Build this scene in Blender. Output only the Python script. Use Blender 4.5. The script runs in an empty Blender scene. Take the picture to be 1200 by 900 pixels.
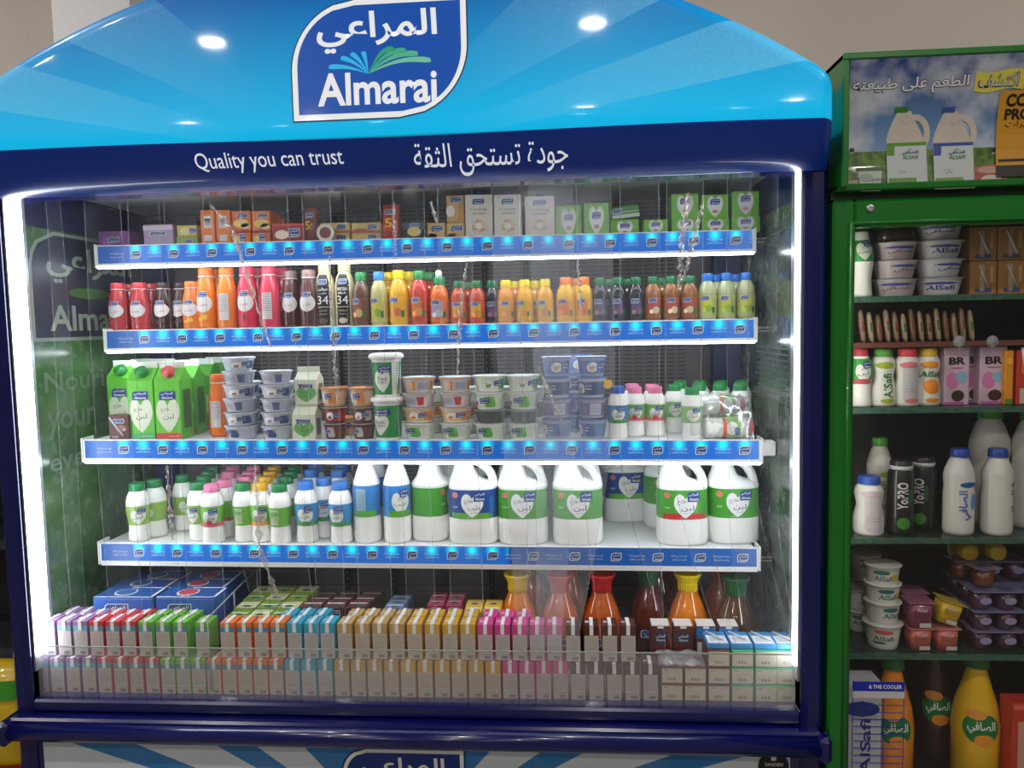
import bpy, math, random
from mathutils import Vector
random.seed(7)
PI = math.pi
S = bpy.context.scene
COL = S.collection
# ------------------------------------------------------------------ camera, world, lights, exposure
F = 900.0
CAM = Vector((1.4475, -1.9093, 1.5705))
YAW, PITCH, ROLL = -0.0753, 0.0777, -0.0212
_f = Vector((math.sin(YAW)*math.cos(PITCH), math.cos(YAW)*math.cos(PITCH), -math.sin(PITCH)))
_r0 = Vector((math.cos(YAW), -math.sin(YAW), 0))
_u0 = _r0.cross(_f)
_r = _r0*math.cos(ROLL) + _u0*math.sin(ROLL)
_u = -_r0*math.sin(ROLL) + _u0*math.cos(ROLL)
cd = bpy.data.cameras.new('camera'); cd.sensor_width = 36; cd.lens = 27.0; cd.clip_start = .05
co = bpy.data.objects.new('camera', cd); COL.objects.link(co); S.camera = co
from mathutils import Matrix
M = Matrix.Identity(4)
for i in range(3):
    M[i][0] = _r[i]; M[i][1] = _u[i]; M[i][2] = -_f[i]; M[i][3] = CAM[i]
co.matrix_world = M
S.view_settings.view_transform = 'Standard'; S.view_settings.look = 'None'
S.view_settings.gamma = 1; S.view_settings.use_curve_mapping = False
S.view_settings.exposure = 0.42
S.cycles.transparent_max_bounces = 24
S.cycles.max_bounces = 6
w = bpy.data.worlds.new('world'); S.world = w; w.use_nodes = True
w.node_tree.nodes['Background'].inputs[0].default_value = (1.0, .93, .86, 1)
w.node_tree.nodes['Background'].inputs[1].default_value = .09
LED_POWER = 12.0
SHELF_LED = 15.0
ADDED_TOP_LIGHT = 7.0
LAMP_POWER = 60.0
SIGN_GLOW = .42

def at(px, py, Y):
    d = _f + _r*((px-600)/F) - _u*((py-450)/F)
    return CAM + d*((Y-CAM.y)/d.y)
def Zat(px, py, Y): return at(px, py, Y).z
def Xat(px, Y, z):
    k = (px-600)/F
    a = _r - _f*k          # a . d = 0
    return CAM.x - (a.y*(Y-CAM.y) + a.z*(z-CAM.z))/a.x
def depth(X, Y, z): return (Vector((X, Y, z))-CAM).dot(_f)

# ------------------------------------------------------------------ materials
def lin(c):
    return tuple(((v/255)/12.92 if v/255 <= .04045 else ((v/255+.055)/1.055)**2.4) for v in c)
MATS = {}
def mat(name, col, rough=.45, metal=0., emit=None, es=0., coat=0., noise=0., nscale=40., trans=0., spec=.5, bump=0.):
    if name in MATS: return MATS[name]
    m = bpy.data.materials.new(name); m.use_nodes = True; nt = m.node_tree
    b = nt.nodes['Principled BSDF']; c = lin(col)
    b.inputs['Base Color'].default_value = (*c, 1); b.inputs['Roughness'].default_value = rough
    b.inputs['Metallic'].default_value = metal; b.inputs['Coat Weight'].default_value = coat
    b.inputs['Specular IOR Level'].default_value = spec
    if coat: b.inputs['Coat Roughness'].default_value = .06
    if emit: b.inputs['Emission Color'].default_value = (*lin(emit), 1); b.inputs['Emission Strength'].default_value = es
    if trans: b.inputs['Transmission Weight'].default_value = trans
    if noise or bump:
        tc = nt.nodes.new('ShaderNodeTexCoord'); n = nt.nodes.new('ShaderNodeTexNoise'); n.inputs['Scale'].default_value = nscale
        n.inputs['Detail'].default_value = 5
        nt.links.new(tc.outputs['Object'], n.inputs['Vector'])
        if noise:
            r = nt.nodes.new('ShaderNodeValToRGB')
            r.color_ramp.elements[0].position = .3; r.color_ramp.elements[1].position = .7
            r.color_ramp.elements[0].color = (*[v*(1-noise) for v in c], 1)
            r.color_ramp.elements[1].color = (*[min(1, v*(1+noise)) for v in c], 1)
            nt.links.new(n.outputs['Fac'], r.inputs['Fac']); nt.links.new(r.outputs['Color'], b.inputs['Base Color'])
        if bump:
            bp = nt.nodes.new('ShaderNodeBump'); bp.inputs['Strength'].default_value = bump; bp.inputs['Distance'].default_value = .002
            nt.links.new(n.outputs['Fac'], bp.inputs['Height']); nt.links.new(bp.outputs['Normal'], b.inputs['Normal'])
    MATS[name] = m; return m
def C(col, rough=.4, coat=0., tag='paint'):
    return mat('%s_%d_%d_%d' % ((tag,)+tuple(col)), col, rough, coat=coat)
def clear_mat(name, opac, col=(235, 240, 245), gloss=.06, rough=.08, nscale=6.):
    """thin clear film: mostly transparent, a little haze and a soft shine"""
    if name in MATS: return MATS[name]
    m = bpy.data.materials.new(name); m.use_nodes = True; nt = m.node_tree; nt.nodes.clear()
    o = nt.nodes.new('ShaderNodeOutputMaterial'); t = nt.nodes.new('ShaderNodeBsdfTransparent')
    d = nt.nodes.new('ShaderNodeBsdfDiffuse'); d.inputs[0].default_value = (*lin(col), 1)
    tl = nt.nodes.new('ShaderNodeBsdfTranslucent'); tl.inputs[0].default_value = (*lin(col), 1)
    g = nt.nodes.new('ShaderNodeBsdfGlossy'); g.inputs['Roughness'].default_value = rough
    m0 = nt.nodes.new('ShaderNodeMixShader'); m0.inputs[0].default_value = .5
    nt.links.new(d.outputs[0], m0.inputs[1]); nt.links.new(tl.outputs[0], m0.inputs[2])
    m1 = nt.nodes.new('ShaderNodeMixShader'); m2 = nt.nodes.new('ShaderNodeMixShader'); m2.inputs[0].default_value = gloss
    tc = nt.nodes.new('ShaderNodeTexCoord'); n = nt.nodes.new('ShaderNodeTexNoise'); n.inputs['Scale'].default_value = nscale; n.inputs['Detail'].default_value = 6
    mr = nt.nodes.new('ShaderNodeMapRange'); mr.inputs[1].default_value = .3; mr.inputs[2].default_value = .75
    mr.inputs[3].default_value = opac*.5; mr.inputs[4].default_value = opac*1.6
    nt.links.new(tc.outputs['Object'], n.inputs['Vector']); nt.links.new(n.outputs['Fac'], mr.inputs[0])
    nt.links.new(mr.outputs[0], m1.inputs[0])
    nt.links.new(t.outputs[0], m1.inputs[1]); nt.links.new(m0.outputs[0], m1.inputs[2])
    nt.links.new(m1.outputs[0], m2.inputs[1]); nt.links.new(g.outputs[0], m2.inputs[2])
    nt.links.new(m2.outputs[0], o.inputs[0])
    MATS[name] = m; return m

WHITE = C((240, 240, 238), .4); MILK = mat('milk_plastic', (248, 248, 243), .35, noise=.02, nscale=8)
NAVY = mat('navy_enamel', (8, 14, 84), .22, coat=.4, noise=.04, nscale=3)
BLUE = C((20, 62, 140), .35); DKTXT = C((50, 56, 60), .5); GREYTXT = C((120, 122, 128), .5)
GREEN = C((92, 178, 42), .38); DGREEN = C((20, 116, 56), .38); PALE = C((228, 232, 222), .4)

# ------------------------------------------------------------------ text
AR = {}
for ch, base, k in [('ا', 0xFE8D, 2), ('أ', 0xFE83, 2), ('ب', 0xFE8F, 4), ('ة', 0xFE93, 2), ('ت', 0xFE95, 4), ('ث', 0xFE99, 4), ('ج', 0xFE9D, 4),
                    ('ح', 0xFEA1, 4), ('خ', 0xFEA5, 4), ('د', 0xFEA9, 2), ('ر', 0xFEAD, 2), ('ز', 0xFEAF, 2), ('س', 0xFEB1, 4), ('ش', 0xFEB5, 4),
                    ('ص', 0xFEB9, 4), ('ط', 0xFEC1, 4), ('ع', 0xFEC9, 4), ('ف', 0xFED1, 4), ('ق', 0xFED5, 4), ('ك', 0xFED9, 4), ('ل', 0xFEDD, 4),
                    ('م', 0xFEE1, 4), ('ن', 0xFEE5, 4), ('ه', 0xFEE9, 4), ('و', 0xFEED, 2), ('ى', 0xFEEF, 2), ('ي', 0xFEF1, 4)]:
    AR[ch] = (base, k)
def shape_ar(s):
    if not any(c in AR for c in s): return s
    out = []
    for i, c in enumerate(s):
        if c not in AR: out.append(c); continue
        base, k = AR[c]
        prev = i > 0 and s[i-1] in AR and AR[s[i-1]][1] == 4
        nxt = i < len(s)-1 and s[i+1] in AR and k == 4
        form = (3 if nxt else 1) if prev else (2 if nxt else 0)
        out.append(chr(base+form))
    return ''.join(reversed(out))
_tc = {}
def text_geo(body, bold=0., res=2):
    key = (body, bold, res)
    if key not in _tc:
        c = bpy.data.curves.new('t', 'FONT'); c.body = shape_ar(body); c.resolution_u = res; c.offset = bold
        o = bpy.data.objects.new('t', c); me = bpy.data.meshes.new_from_object(o)
        v = [(p.co.x, p.co.y) for p in me.vertices]; fs = [tuple(p.vertices) for p in me.polygons]
        x0 = min(a for a, b in v); x1 = max(a for a, b in v); y0 = min(b for a, b in v); y1 = max(b for a, b in v)
        v = [((a-x0)/(x1-x0)-.5, (b-y0)/(y1-y0)-.5) for a, b in v]
        bpy.data.objects.remove(o); bpy.data.curves.remove(c); bpy.data.meshes.remove(me)
        _tc[key] = (v, fs)
    return _tc[key]

# ------------------------------------------------------------------ mesh builder
def flat(y): return lambda x, z: (x, y, z)
class MB:
    def __init__(s): s.v = []; s.f = []; s.m = []; s.sm = []; s.mats = []
    def mi(s, m):
        if m not in s.mats: s.mats.append(m)
        return s.mats.index(m)
    def add(s, vs, fs, m, smooth=False):
        o = len(s.v); s.v += [tuple(p) for p in vs]; k = s.mi(m)
        for f in fs: s.f.append(tuple(i+o for i in f)); s.m.append(k); s.sm.append(smooth)
    def box(s, x0, x1, y0, y1, z0, z1, m, b=0.):
        if b:
            b = min(b, (x1-x0)*.45, (y1-y0)*.45, (z1-z0)*.45)
            vs = []; idx = {}
            for i, (x, dx) in enumerate(((x0, b), (x1, -b))):
                for j, (y, dy) in enumerate(((y0, b), (y1, -b))):
                    for k, (z, dz) in enumerate(((z0, b), (z1, -b))):
                        idx[i, j, k] = len(vs); vs += [(x, y+dy, z+dz), (x+dx, y, z+dz), (x+dx, y+dy, z)]
            fs = []
            I = lambda i, j, k, a: idx[i, j, k]+a
            for i in (0, 1): fs.append([I(i, 0, 0, 0), I(i, 1, 0, 0), I(i, 1, 1, 0), I(i, 0, 1, 0)])
            for j in (0, 1): fs.append([I(0, j, 0, 1), I(1, j, 0, 1), I(1, j, 1, 1), I(0, j, 1, 1)])
            for k in (0, 1): fs.append([I(0, 0, k, 2), I(1, 0, k, 2), I(1, 1, k, 2), I(0, 1, k, 2)])
            for i in (0, 1):
                for j in (0, 1): fs.append([I(i, j, 0, 0), I(i, j, 1, 0), I(i, j, 1, 1), I(i, j, 0, 1)])
                for k in (0, 1): fs.append([I(i, 0, k, 0), I(i, 1, k, 0), I(i, 1, k, 2), I(i, 0, k, 2)])
            for j in (0, 1):
                for k in (0, 1): fs.append([I(0, j, k, 1), I(1, j, k, 1), I(1, j, k, 2), I(0, j, k, 2)])
            for i in (0, 1):
                for j in (0, 1):
                    for k in (0, 1): fs.append([I(i, j, k, 0), I(i, j, k, 1), I(i, j, k, 2)])
            c = Vector(((x0+x1)/2, (y0+y1)/2, (z0+z1)/2)); o2 = []
            for f in fs:
                p = [Vector(vs[q]) for q in f]; n = (p[1]-p[0]).cross(p[2]-p[0])
                if n.dot(sum(p, Vector())/len(p)-c) < 0: f = f[::-1]
                o2.append(f)
            s.add(vs, o2, m); return
        vs = [(x, y, z) for x in (x0, x1) for y in (y0, y1) for z in (z0, z1)]
        s.add(vs, [(0, 1, 3, 2), (4, 6, 7, 5), (0, 4, 5, 1), (2, 3, 7, 6), (0, 2, 6, 4), (1, 5, 7, 3)], m)
    def rings(s, rings, m, seg=20, closed0=True, closed1=True, smooth=True):
        """rings: (cx, cy, z, rx, ry, n) superellipses joined into one skin"""
        vs = []; R = []
        for r in rings:
            cx, cy, z, rx, ry, n = r; st = len(vs)
            for k in range(seg):
                a = 2*PI*k/seg; c = math.cos(a); d = math.sin(a); e = 2./n
                vs.append((cx+rx*math.copysign(abs(c)**e, c), cy+ry*math.copysign(abs(d)**e, d), z))
            R.append(st)
        fs = []
        for a, b in zip(R, R[1:]):
            for k in range(seg): k2 = (k+1) % seg; fs.append((a+k, a+k2, b+k2, b+k))
        if closed0: fs.append(tuple(range(R[0]+seg-1, R[0]-1, -1)))
        if closed1: fs.append(tuple(range(R[-1], R[-1]+seg)))
        s.add(vs, fs, m, smooth)
    def lathe(s, prof, m, seg=20, cx=0, cy=0, smooth=True, c0=True, c1=True):
        out = [prof[0]]
        for i in range(1, len(prof)-1):
            a, b, c = prof[i-1], prof[i], prof[i+1]
            d1 = math.atan2(b[1]-a[1], b[0]-a[0]); d2 = math.atan2(c[1]-b[1], c[0]-b[0])
            dd = abs((d2-d1+PI) % (2*PI)-PI); out.append(b)
            if dd > .7: out.append(b)
        out.append(prof[-1])
        # sharp corners split the skin into separate smooth bands
        band = [out[0]]; bands = []
        for p in out[1:]:
            if p == band[-1]: bands.append(band); band = [p]
            else: band.append(p)
        bands.append(band)
        for i, bnd in enumerate(bands):
            if len(bnd) > 1:
                s.rings([(cx, cy, z, r, r, 2) for r, z in bnd], m, seg, c0 and i == 0, c1 and i == len(bands)-1, smooth)
    def tube(s, pts, rad, m, seg=8, smooth=True, ry=None):
        pts = [Vector(p) for p in pts]; n = len(pts); rs = rad if isinstance(rad, (list, tuple)) else [rad]*n
        vs = []; up = Vector((0, 1, 0))
        for i, p in enumerate(pts):
            t = (pts[min(i+1, n-1)]-pts[max(i-1, 0)]).normalized()
            if abs(t.dot(up)) > .95: up = Vector((1, 0, 0))
            a = t.cross(up).normalized(); b = a.cross(t)
            for k in range(seg):
                q = 2*PI*k/seg; vs.append(p+a*math.cos(q)*rs[i]+b*math.sin(q)*(ry if ry else rs[i]))
        fs = [(i*seg+k, i*seg+(k+1) % seg, (i+1)*seg+(k+1) % seg, (i+1)*seg+k) for i in range(n-1) for k in range(seg)]
        fs += [tuple(range(seg-1, -1, -1)), tuple(range((n-1)*seg, n*seg))]
        s.add(vs, fs, m, smooth)
    # --- printed shapes laid on a surface; surf(x, z) -> point
    def rows(s, lr, z0, z1, m, surf, nr=10, nc=6):
        vs = []
        for i in range(nr+1):
            z = z0+(z1-z0)*i/nr; l, r = lr(z)
            for k in range(nc+1): vs.append(surf(l+(r-l)*k/nc, z))
        s.add(vs, [(i*(nc+1)+k, i*(nc+1)+k+1, (i+1)*(nc+1)+k+1, (i+1)*(nc+1)+k) for i in range(nr) for k in range(nc)], m)
    def rect(s, cx, cz, w, h, m, surf, nr=1, nc=10): s.rows(lambda z: (cx-w/2, cx+w/2), cz-h/2, cz+h/2, m, surf, nr, nc)
    def oval(s, cx, cz, w, h, m, surf, nr=10, nc=12):
        s.rows(lambda z: (cx-w/2*math.sqrt(max(0, 1-((z-cz)*2/h)**2)), cx+w/2*math.sqrt(max(0, 1-((z-cz)*2/h)**2))), cz-h/2, cz+h/2, m, surf, nr, nc)
    def heart(s, cx, cz, w, h, m, surf):
        for sg in (1, -1):
            def lr(z, sg=sg):
                t = (z-(cz-h/2))/h
                if t < .62: o = w/2*math.sin(min(1, t/.62)*PI/2)**.85; i = 0
                else:
                    q = (t-.62)/.38; hw = w*.25*math.sqrt(max(0, 1-q*q)); o = w*.25+hw; i = max(0, w*.25-hw) if q > .45 else 0
                return (cx+sg*i, cx+sg*o) if sg > 0 else (cx-o, cx-i)
            s.rows(lr, cz-h/2, cz+h/2, m, surf, 14, 6)
    def leaf(s, cx, cz, w, h, m, surf, r=.35, nr=10, nc=8):
        """plate with a round upper-left and a round lower-right corner"""
        R = r*min(w, h)
        def lr(z):
            l = cx-w/2; rr = cx+w/2; t = z-(cz+h/2-R)
            if t > 0: l += R-math.sqrt(max(0, R*R-t*t))
            t = (cz-h/2+R)-z
            if t > 0: rr -= R-math.sqrt(max(0, R*R-t*t))
            return l, rr
        s.rows(lr, cz-h/2, cz+h/2, m, surf, nr, nc)
    def text(s, body, cx, cz, w, h, m, surf, bold=.0, res=2, rot=0.):
        v, f = text_geo(body, bold, res); c, d = math.cos(rot), math.sin(rot)
        s.add([surf(cx+a*w*c-b*h*d, cz+a*w*d+b*h*c) for a, b in v], f, m)
    def build(s, name):
        me = bpy.data.meshes.new(name); me.from_pydata(s.v, [], s.f)
        for m in s.mats: me.materials.append(m)
        for p, k, q in zip(me.polygons, s.m, s.sm): p.material_index = k; p.use_smooth = q
        me.update(); return me
def off(surf, e): return lambda x, z: (lambda p: (p[0], p[1]-e, p[2]))(surf(x, z))

def mark(mb, cx, cz, w, h, surf, e=.0005, outline=True, plate=None):
    """the blue brand plate with its two lines of lettering"""
    if outline: mb.leaf(cx, cz, w*1.1, h*1.16, WHITE, off(surf, e*.5))
    mb.leaf(cx, cz, w, h, plate or BLUE, off(surf, e))
    mb.text('المراعي', cx, cz+h*.2, w*.78, h*.36, WHITE, off(surf, e*2), .02)
    mb.text('Almarai', cx, cz-h*.24, w*.74, h*.26, WHITE, off(surf, e*2), .02)

# ------------------------------------------------------------------ scene helpers
def obj(name, me, parent=None, **k):
    o = bpy.data.objects.new(name, me.build(name) if isinstance(me, MB) else me); COL.objects.link(o)
    if parent: o.parent = parent
    for a, b in k.items(): o[a] = b
    return o
def root(name, loc, label, cat, group=None, rz=0., rx=0., ry=0.):
    o = bpy.data.objects.new(name, None); COL.objects.link(o); o.location = loc; o.rotation_euler = (rx, ry, rz)
    o.empty_display_size = .02
    o['label'] = label; o['category'] = cat
    if group: o['group'] = group
    return o
KINDS = {}
def kind(key, name, parts): KINDS[key] = (name, [(n, mb if isinstance(mb, bpy.types.Mesh) else mb.build(n), sub) for n, mb, sub in [(p+(None,))[:3] for p in parts]])
USED = {}
def put(key, loc, label, cat, group=None, rz=0., rx=0., ry=0., name=None):
    n, parts = KINDS[key]
    if label in USED: print('DUPLABEL', label)
    USED[label] = 1
    if len(parts) == 1:
        o = obj(name or n, parts[0][1]); o.location = loc; o.rotation_euler = (rx, ry, rz); o['label'] = label; o['category'] = cat
        if group: o['group'] = group
        return o
    r = root(name or n, loc, label, cat, group, rz, rx, ry)
    for pn, me, sub in parts: obj(pn, me, r)
    return r
NUM = ['', 'one', 'two', 'three', 'four', 'five', 'six', 'seven', 'eight', 'nine', 'ten', 'eleven', 'twelve']
def ordn(i, n):
    o = ['leftmost', 'second', 'third', 'fourth', 'fifth', 'sixth', 'seventh', 'eighth', 'ninth', 'tenth', 'eleventh', 'twelfth']
    if n == 1: return 'the only one'
    if i == 0: return 'leftmost of ' + (NUM[n] if n < 13 else 'the row')
    if i == n-1: return 'rightmost of ' + (NUM[n] if n < 13 else 'the row')
    return o[i] + ' from the left'
#@@STRUCT
# ------------------------------------------------------------------ node-printed surfaces
class NT:
    def __init__(s, name):
        s.m = bpy.data.materials.new(name); s.m.use_nodes = True; s.t = s.m.node_tree; s.b = s.t.nodes['Principled BSDF']
        tc = s.t.nodes.new('ShaderNodeTexCoord'); sp = s.t.nodes.new('ShaderNodeSeparateXYZ')
        s.t.links.new(tc.outputs['Object'], sp.inputs[0]); s.x, s.y, s.z = sp.outputs; s.tc = tc.outputs['Object']
    def ma(s, op, a, b=None, c=None, clamp=False):
        n = s.t.nodes.new('ShaderNodeMath'); n.operation = op; n.use_clamp = clamp
        for i, q in enumerate((a, b, c)):
            if q is None: continue
            if isinstance(q, (int, float)): n.inputs[i].default_value = q
            else: s.t.links.new(q, n.inputs[i])
        return n.outputs[0]
    def mr(s, v, a, b, c=0., d=1.):
        n = s.t.nodes.new('ShaderNodeMapRange'); s.t.links.new(v, n.inputs[0])
        for i, q in enumerate((a, b, c, d)): n.inputs[i+1].default_value = q
        return n.outputs[0]
    def mix(s, f, a, b):
        n = s.t.nodes.new('ShaderNodeMix'); n.data_type = 'RGBA'
        for i, q in ((0, f), (6, a), (7, b)):
            if isinstance(q, tuple): n.inputs[i].default_value = (*lin(q), 1)
            elif isinstance(q, (int, float)): n.inputs[i].default_value = q
            else: s.t.links.new(q, n.inputs[i])
        return n.outputs[2]
    def noise(s, sc, det=4):
        n = s.t.nodes.new('ShaderNodeTexNoise'); n.inputs['Scale'].default_value = sc; n.inputs['Detail'].default_value = det
        s.t.links.new(s.tc, n.inputs['Vector']); return n.outputs['Fac']
    def out(s, col, rough=.4, emit=0., ecol=None, coat=0., spec=.5):
        s.t.links.new(col, s.b.inputs['Base Color']); s.b.inputs['Roughness'].default_value = rough
        s.b.inputs['Coat Weight'].default_value = coat; s.b.inputs['Coat Roughness'].default_value = .05; s.b.inputs['Specular IOR Level'].default_value = spec
        if emit:
            s.t.links.new(ecol or col, s.b.inputs['Emission Color'])
            if isinstance(emit, (int, float)): s.b.inputs['Emission Strength'].default_value = emit
            else: s.t.links.new(emit, s.b.inputs['Emission Strength'])
        return s.m

def ray_print(name, hx, hz, edges, base, light, inv=False):
    """wedges fanned about one point, mirrored left and right; edges in degrees above horizontal"""
    n = NT(name)
    dx = n.ma('ABSOLUTE', n.ma('SUBTRACT', n.x, hx)); dz = n.ma('SUBTRACT', n.z, hz)
    ang = n.ma('ARCTAN2', dz, dx); tot = None
    for i, e in enumerate(edges):
        st = n.ma('GREATER_THAN', ang, math.radians(e)); st = n.ma('MULTIPLY', st, 1 if i % 2 == 0 else -1)
        tot = st if tot is None else n.ma('ADD', tot, st)
    dist = n.ma('SQRT', n.ma('ADD', n.ma('MULTIPLY', dx, dx), n.ma('MULTIPLY', dz, dz)))
    return n, tot, dist

# canopy sign
n, ray, dist = ray_print('canopy_print', .945, 1.954, [10, 17.8, 24.5, 41], None, None)
grad = n.mr(n.z, 2.02, 2.34)
side = n.mr(dist, .25, 1.0)
g1 = n.mix(grad, (0, 182, 236), (4, 92, 168))
g2 = n.mix(n.ma('MULTIPLY', n.ma('MULTIPLY', ray, side), n.mr(n.noise(260, 2), .3, .7, .25, .5)), g1, (120, 196, 226))
g3 = n.mix(n.ma('LESS_THAN', n.z, n.ma('ADD', 2.010, n.ma('MULTIPLY', n.ma('SINE', n.ma('MULTIPLY', n.x, 4.5)), .003))), g2, (6, 44, 128))
em = n.mr(n.z, 2.009, 2.012, SIGN_GLOW*.25, SIGN_GLOW)
CANOPY = n.out(g3, .35, em, g3, coat=.35, spec=.3)
SIGNWHITE = mat('sign_white', (238, 242, 246), .35, emit=(238, 242, 246), es=.35, coat=.3)
SIGNBLUE = mat('sign_blue', (8, 74, 170), .3, emit=(8, 84, 180), es=SIGN_GLOW*.8, coat=.5)
# lower panel: white and blue wedges
n, ray, dist = ray_print('lower_panel_print', .982, .1986, [19.5, 29.5, 34.5, 47.5][:0] or [17, 21, 29.3, 36, 48], None, None)
c1 = n.mix(ray, (205, 214, 220), (20, 112, 178))
dark = n.ma('GREATER_THAN', n.ma('ABSOLUTE', n.ma('SUBTRACT', n.x, .982)), 50)
LOWER = n.out(n.mix(n.mr(n.noise(9, 6), .35, .7, 0, .18), c1, (150, 170, 190)), .4, coat=.2)

def strip_print(name, x0, slope, ztop, xcut):
    n = NT(name)
    zt = n.ma('ADD', n.z, n.ma('MULTIPLY', n.ma('SUBTRACT', n.x, 1.), -slope))
    q = n.ma('SUBTRACT', n.ma('FRACT', n.ma('ADD', n.ma('DIVIDE', n.ma('SUBTRACT', n.x, x0), .0585), .5)), .5)
    du = n.ma('MULTIPLY', q, .0585); dz = n.ma('SUBTRACT', zt, ztop-.013); dz = n.ma('MULTIPLY', dz, .9)
    d = n.ma('SQRT', n.ma('ADD', n.ma('MULTIPLY', du, du), n.ma('MULTIPLY', dz, dz)))
    lit = n.ma('MULTIPLY', n.ma('GREATER_THAN', n.x, x0-.02), n.ma('LESS_THAN', n.x, xcut))
    sp = n.ma('POWER', n.mr(d, .026, .002), 1.6); sp = n.ma('MULTIPLY', sp, lit)
    col = n.mix(sp, (0, 92, 182), (0, 214, 240))
    e = n.ma('ADD', n.ma('MULTIPLY', lit, .42), n.ma('MULTIPLY', sp, .55))
    return n.out(col, .35, n.ma('ADD', e, .03), col)

# rear wall: slotted sheet metal
n = NT('slotted_sheet')
sx = n.ma('GREATER_THAN', n.ma('FRACT', n.ma('DIVIDE', n.x, .036)), .27)
sz = n.ma('LESS_THAN', n.ma('FRACT', n.ma('DIVIDE', n.z, .0135)), .3)
zone = n.ma('MULTIPLY', n.ma('GREATER_THAN', n.z, .955), n.ma('LESS_THAN', n.ma('ABSOLUTE', n.ma('SUBTRACT', n.x, 1.)), .84))
slot = n.ma('MULTIPLY', n.ma('MULTIPLY', sx, sz), zone)
cc = n.mix(n.mr(n.noise(5, 4), .3, .7), (84, 78, 76), (112, 104, 100))
REAR = n.out(n.mix(slot, cc, (16, 15, 16)), .5)
# left wall: printed green sheet behind scuffed acrylic
def side_mottle(name, a, b, c):
    n = NT(name); f = n.noise(7, 7); g = n.noise(38, 5)
    return n.out(n.mix(n.mr(g, .52, .72, 0, .35), n.mix(n.mr(f, .35, .68), a, b), c), .22, spec=.6)
SIDE_L = side_mottle('left_wall_print', (56, 104, 44), (96, 130, 84), (160, 172, 160))
SIDE_R = side_mottle('right_wall_reflection', (70, 78, 78), (112, 126, 106), (176, 184, 186))  # right wall: murky reflection painted into the grey-green mottle
GHOST = mat('faint_lettering', (150, 168, 150), .4); GHOSTB = mat('faint_blue_plate', (30, 40, 62), .4)

# ------------------------------------------------------------------ the shop around
def structure(name, mb): return obj(name, mb, kind='structure')
WALLM = mat('wall_paint', (206, 196, 188), .8, noise=.05, nscale=2)
b = MB(); b.box(-2.5, 4.5, 1.15, 1.25, 0, 3.6, WALLM); structure('wall_back', b)
b = MB(); b.box(-.53+.02, -.2, 1.0, 1.15, 0, 3.6, mat('pillar_paint', (250, 250, 255), .7, noise=.02)); structure('trim_1', b)
b = MB(); b.box(-2.5, 4.5, -10.5, 1.25, -.05, 0, mat('floor_tile', (120, 112, 104), .3, noise=.08, nscale=3)); structure('floor', b)
b = MB(); b.box(-2.5, 4.5, -10.5, 1.25, 3.6, 3.7, mat('ceiling_paint', (120, 116, 112), .8, noise=.02)); structure('ceiling', b)
LAMP = mat('lamp_glow', (255, 250, 240), .5, emit=(255, 248, 236), es=40)
b = MB(); b.lathe([(.07, 0), (.07, .012), (.05, .02), (.05, .004), (.0, .004)], mat('lamp_ring', (220, 220, 220), .4), 24); g = MB(); g.lathe([(.0, .002), (.03, .002), (.03, .004), (0, .004)], LAMP, 24)
kind('lamp', 'ceiling_downlight', [('trim_ring', b), ('lens', g)])
for j, ly in enumerate((-1.9, -3.7, -5.9, -8.6, -.15)):  # the wall-side row is added to brighten the back wall
    for i, lx in enumerate((-2.3, -1.0, 1.64, 3.6)):
        r = put('lamp', (lx, ly, 3.576), 'round recessed ceiling downlight, %s in the %s row out from the chillers' % (ordn(i, 4), ['nearest', 'second', 'third', 'farthest', 'added wall-side'][j]), 'ceiling light', 'round downlights in the shop ceiling')
        ld = bpy.data.lights.new('downlight', 'AREA'); ld.shape = 'DISK'; ld.size = .16; ld.energy = LAMP_POWER/16*3.2*(.75 if j == 4 else 1); ld.color = (1, .94, .86)
        lo = bpy.data.objects.new('downlight_bulb', ld); COL.objects.link(lo); lo.parent = r; lo.location = (0, 0, -.004)

# ------------------------------------------------------------------ main chiller
FR = root('display_chiller', (1, .35, 0), 'wide blue open-front dairy chiller with arched lit sign and clear strip curtain', 'chiller')
def part(name, mb, parent=None, **k):
    o = obj(name, mb, parent or FR, **k)
    if not parent: o.location = (-1, -.35, 0)
    return o
XL, XR = -.012, 2.012
b = MB()
b.box(-.062, XL+.0, -.02, .10, .02, 1.96, NAVY, .014); b.box(XR, 2.066, -.02, .10, .02, 1.96, NAVY, .014)
b.box(XL, XR, -.012, .05, .553, .588, NAVY, .006)
part('frame', b)
b = MB(); b.box(-.05, 2.054, .725, .76, .05, 2.05, mat('back_metal', (70, 72, 80), .5)); b.box(-.05, XL-.02, .1, .725, .05, 2.0, NAVY); b.box(XR+.02, 2.054, .1, .725, .05, 2.0, NAVY)
b.box(-.05, 2.054, .0, .725, 1.985, 2.05, NAVY); part('outer_shell', b)
b = MB(); b.box(XL, XR, .70, .72, .56, 1.97, REAR)
SEAM = mat('black_slot', (10, 10, 12), .6)
for z in (.66, .72, .78, .84, .90): b.box(XL+.01, XR-.01, .696, .70, z, z+.006, mat('panel_seam', (52, 50, 50), .5))
part('rear_wall', b)
PIL = mat('upright_blue', (22, 28, 84), .35)
for X in (XL+.05, XR-.05):
    b = MB(); b.box(X-.045, X+.045, .64, .695, .59, 1.95, PIL, .004); part('corner_upright', b)
for px in (242, 397, 452, 570, 618, 672):
    X = Xat(px, .69, 1.5); b = MB(); b.box(X-.009, X+.009, .686, .699, .62, 1.95, SEAM)
    for k in range(60): z = .64+k*.0215; b.box(X-.003, X+.003, .684, .6862, z, z+.012, mat('upright_hole', (70, 66, 64), .5))
    part('shelf_upright', b)
b = MB(); b.box(XL-.02, XL, .0, .72, .56, 1.97, SIDE_L)
sl = lambda y, z: (XL+.0008, y, z)
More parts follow.
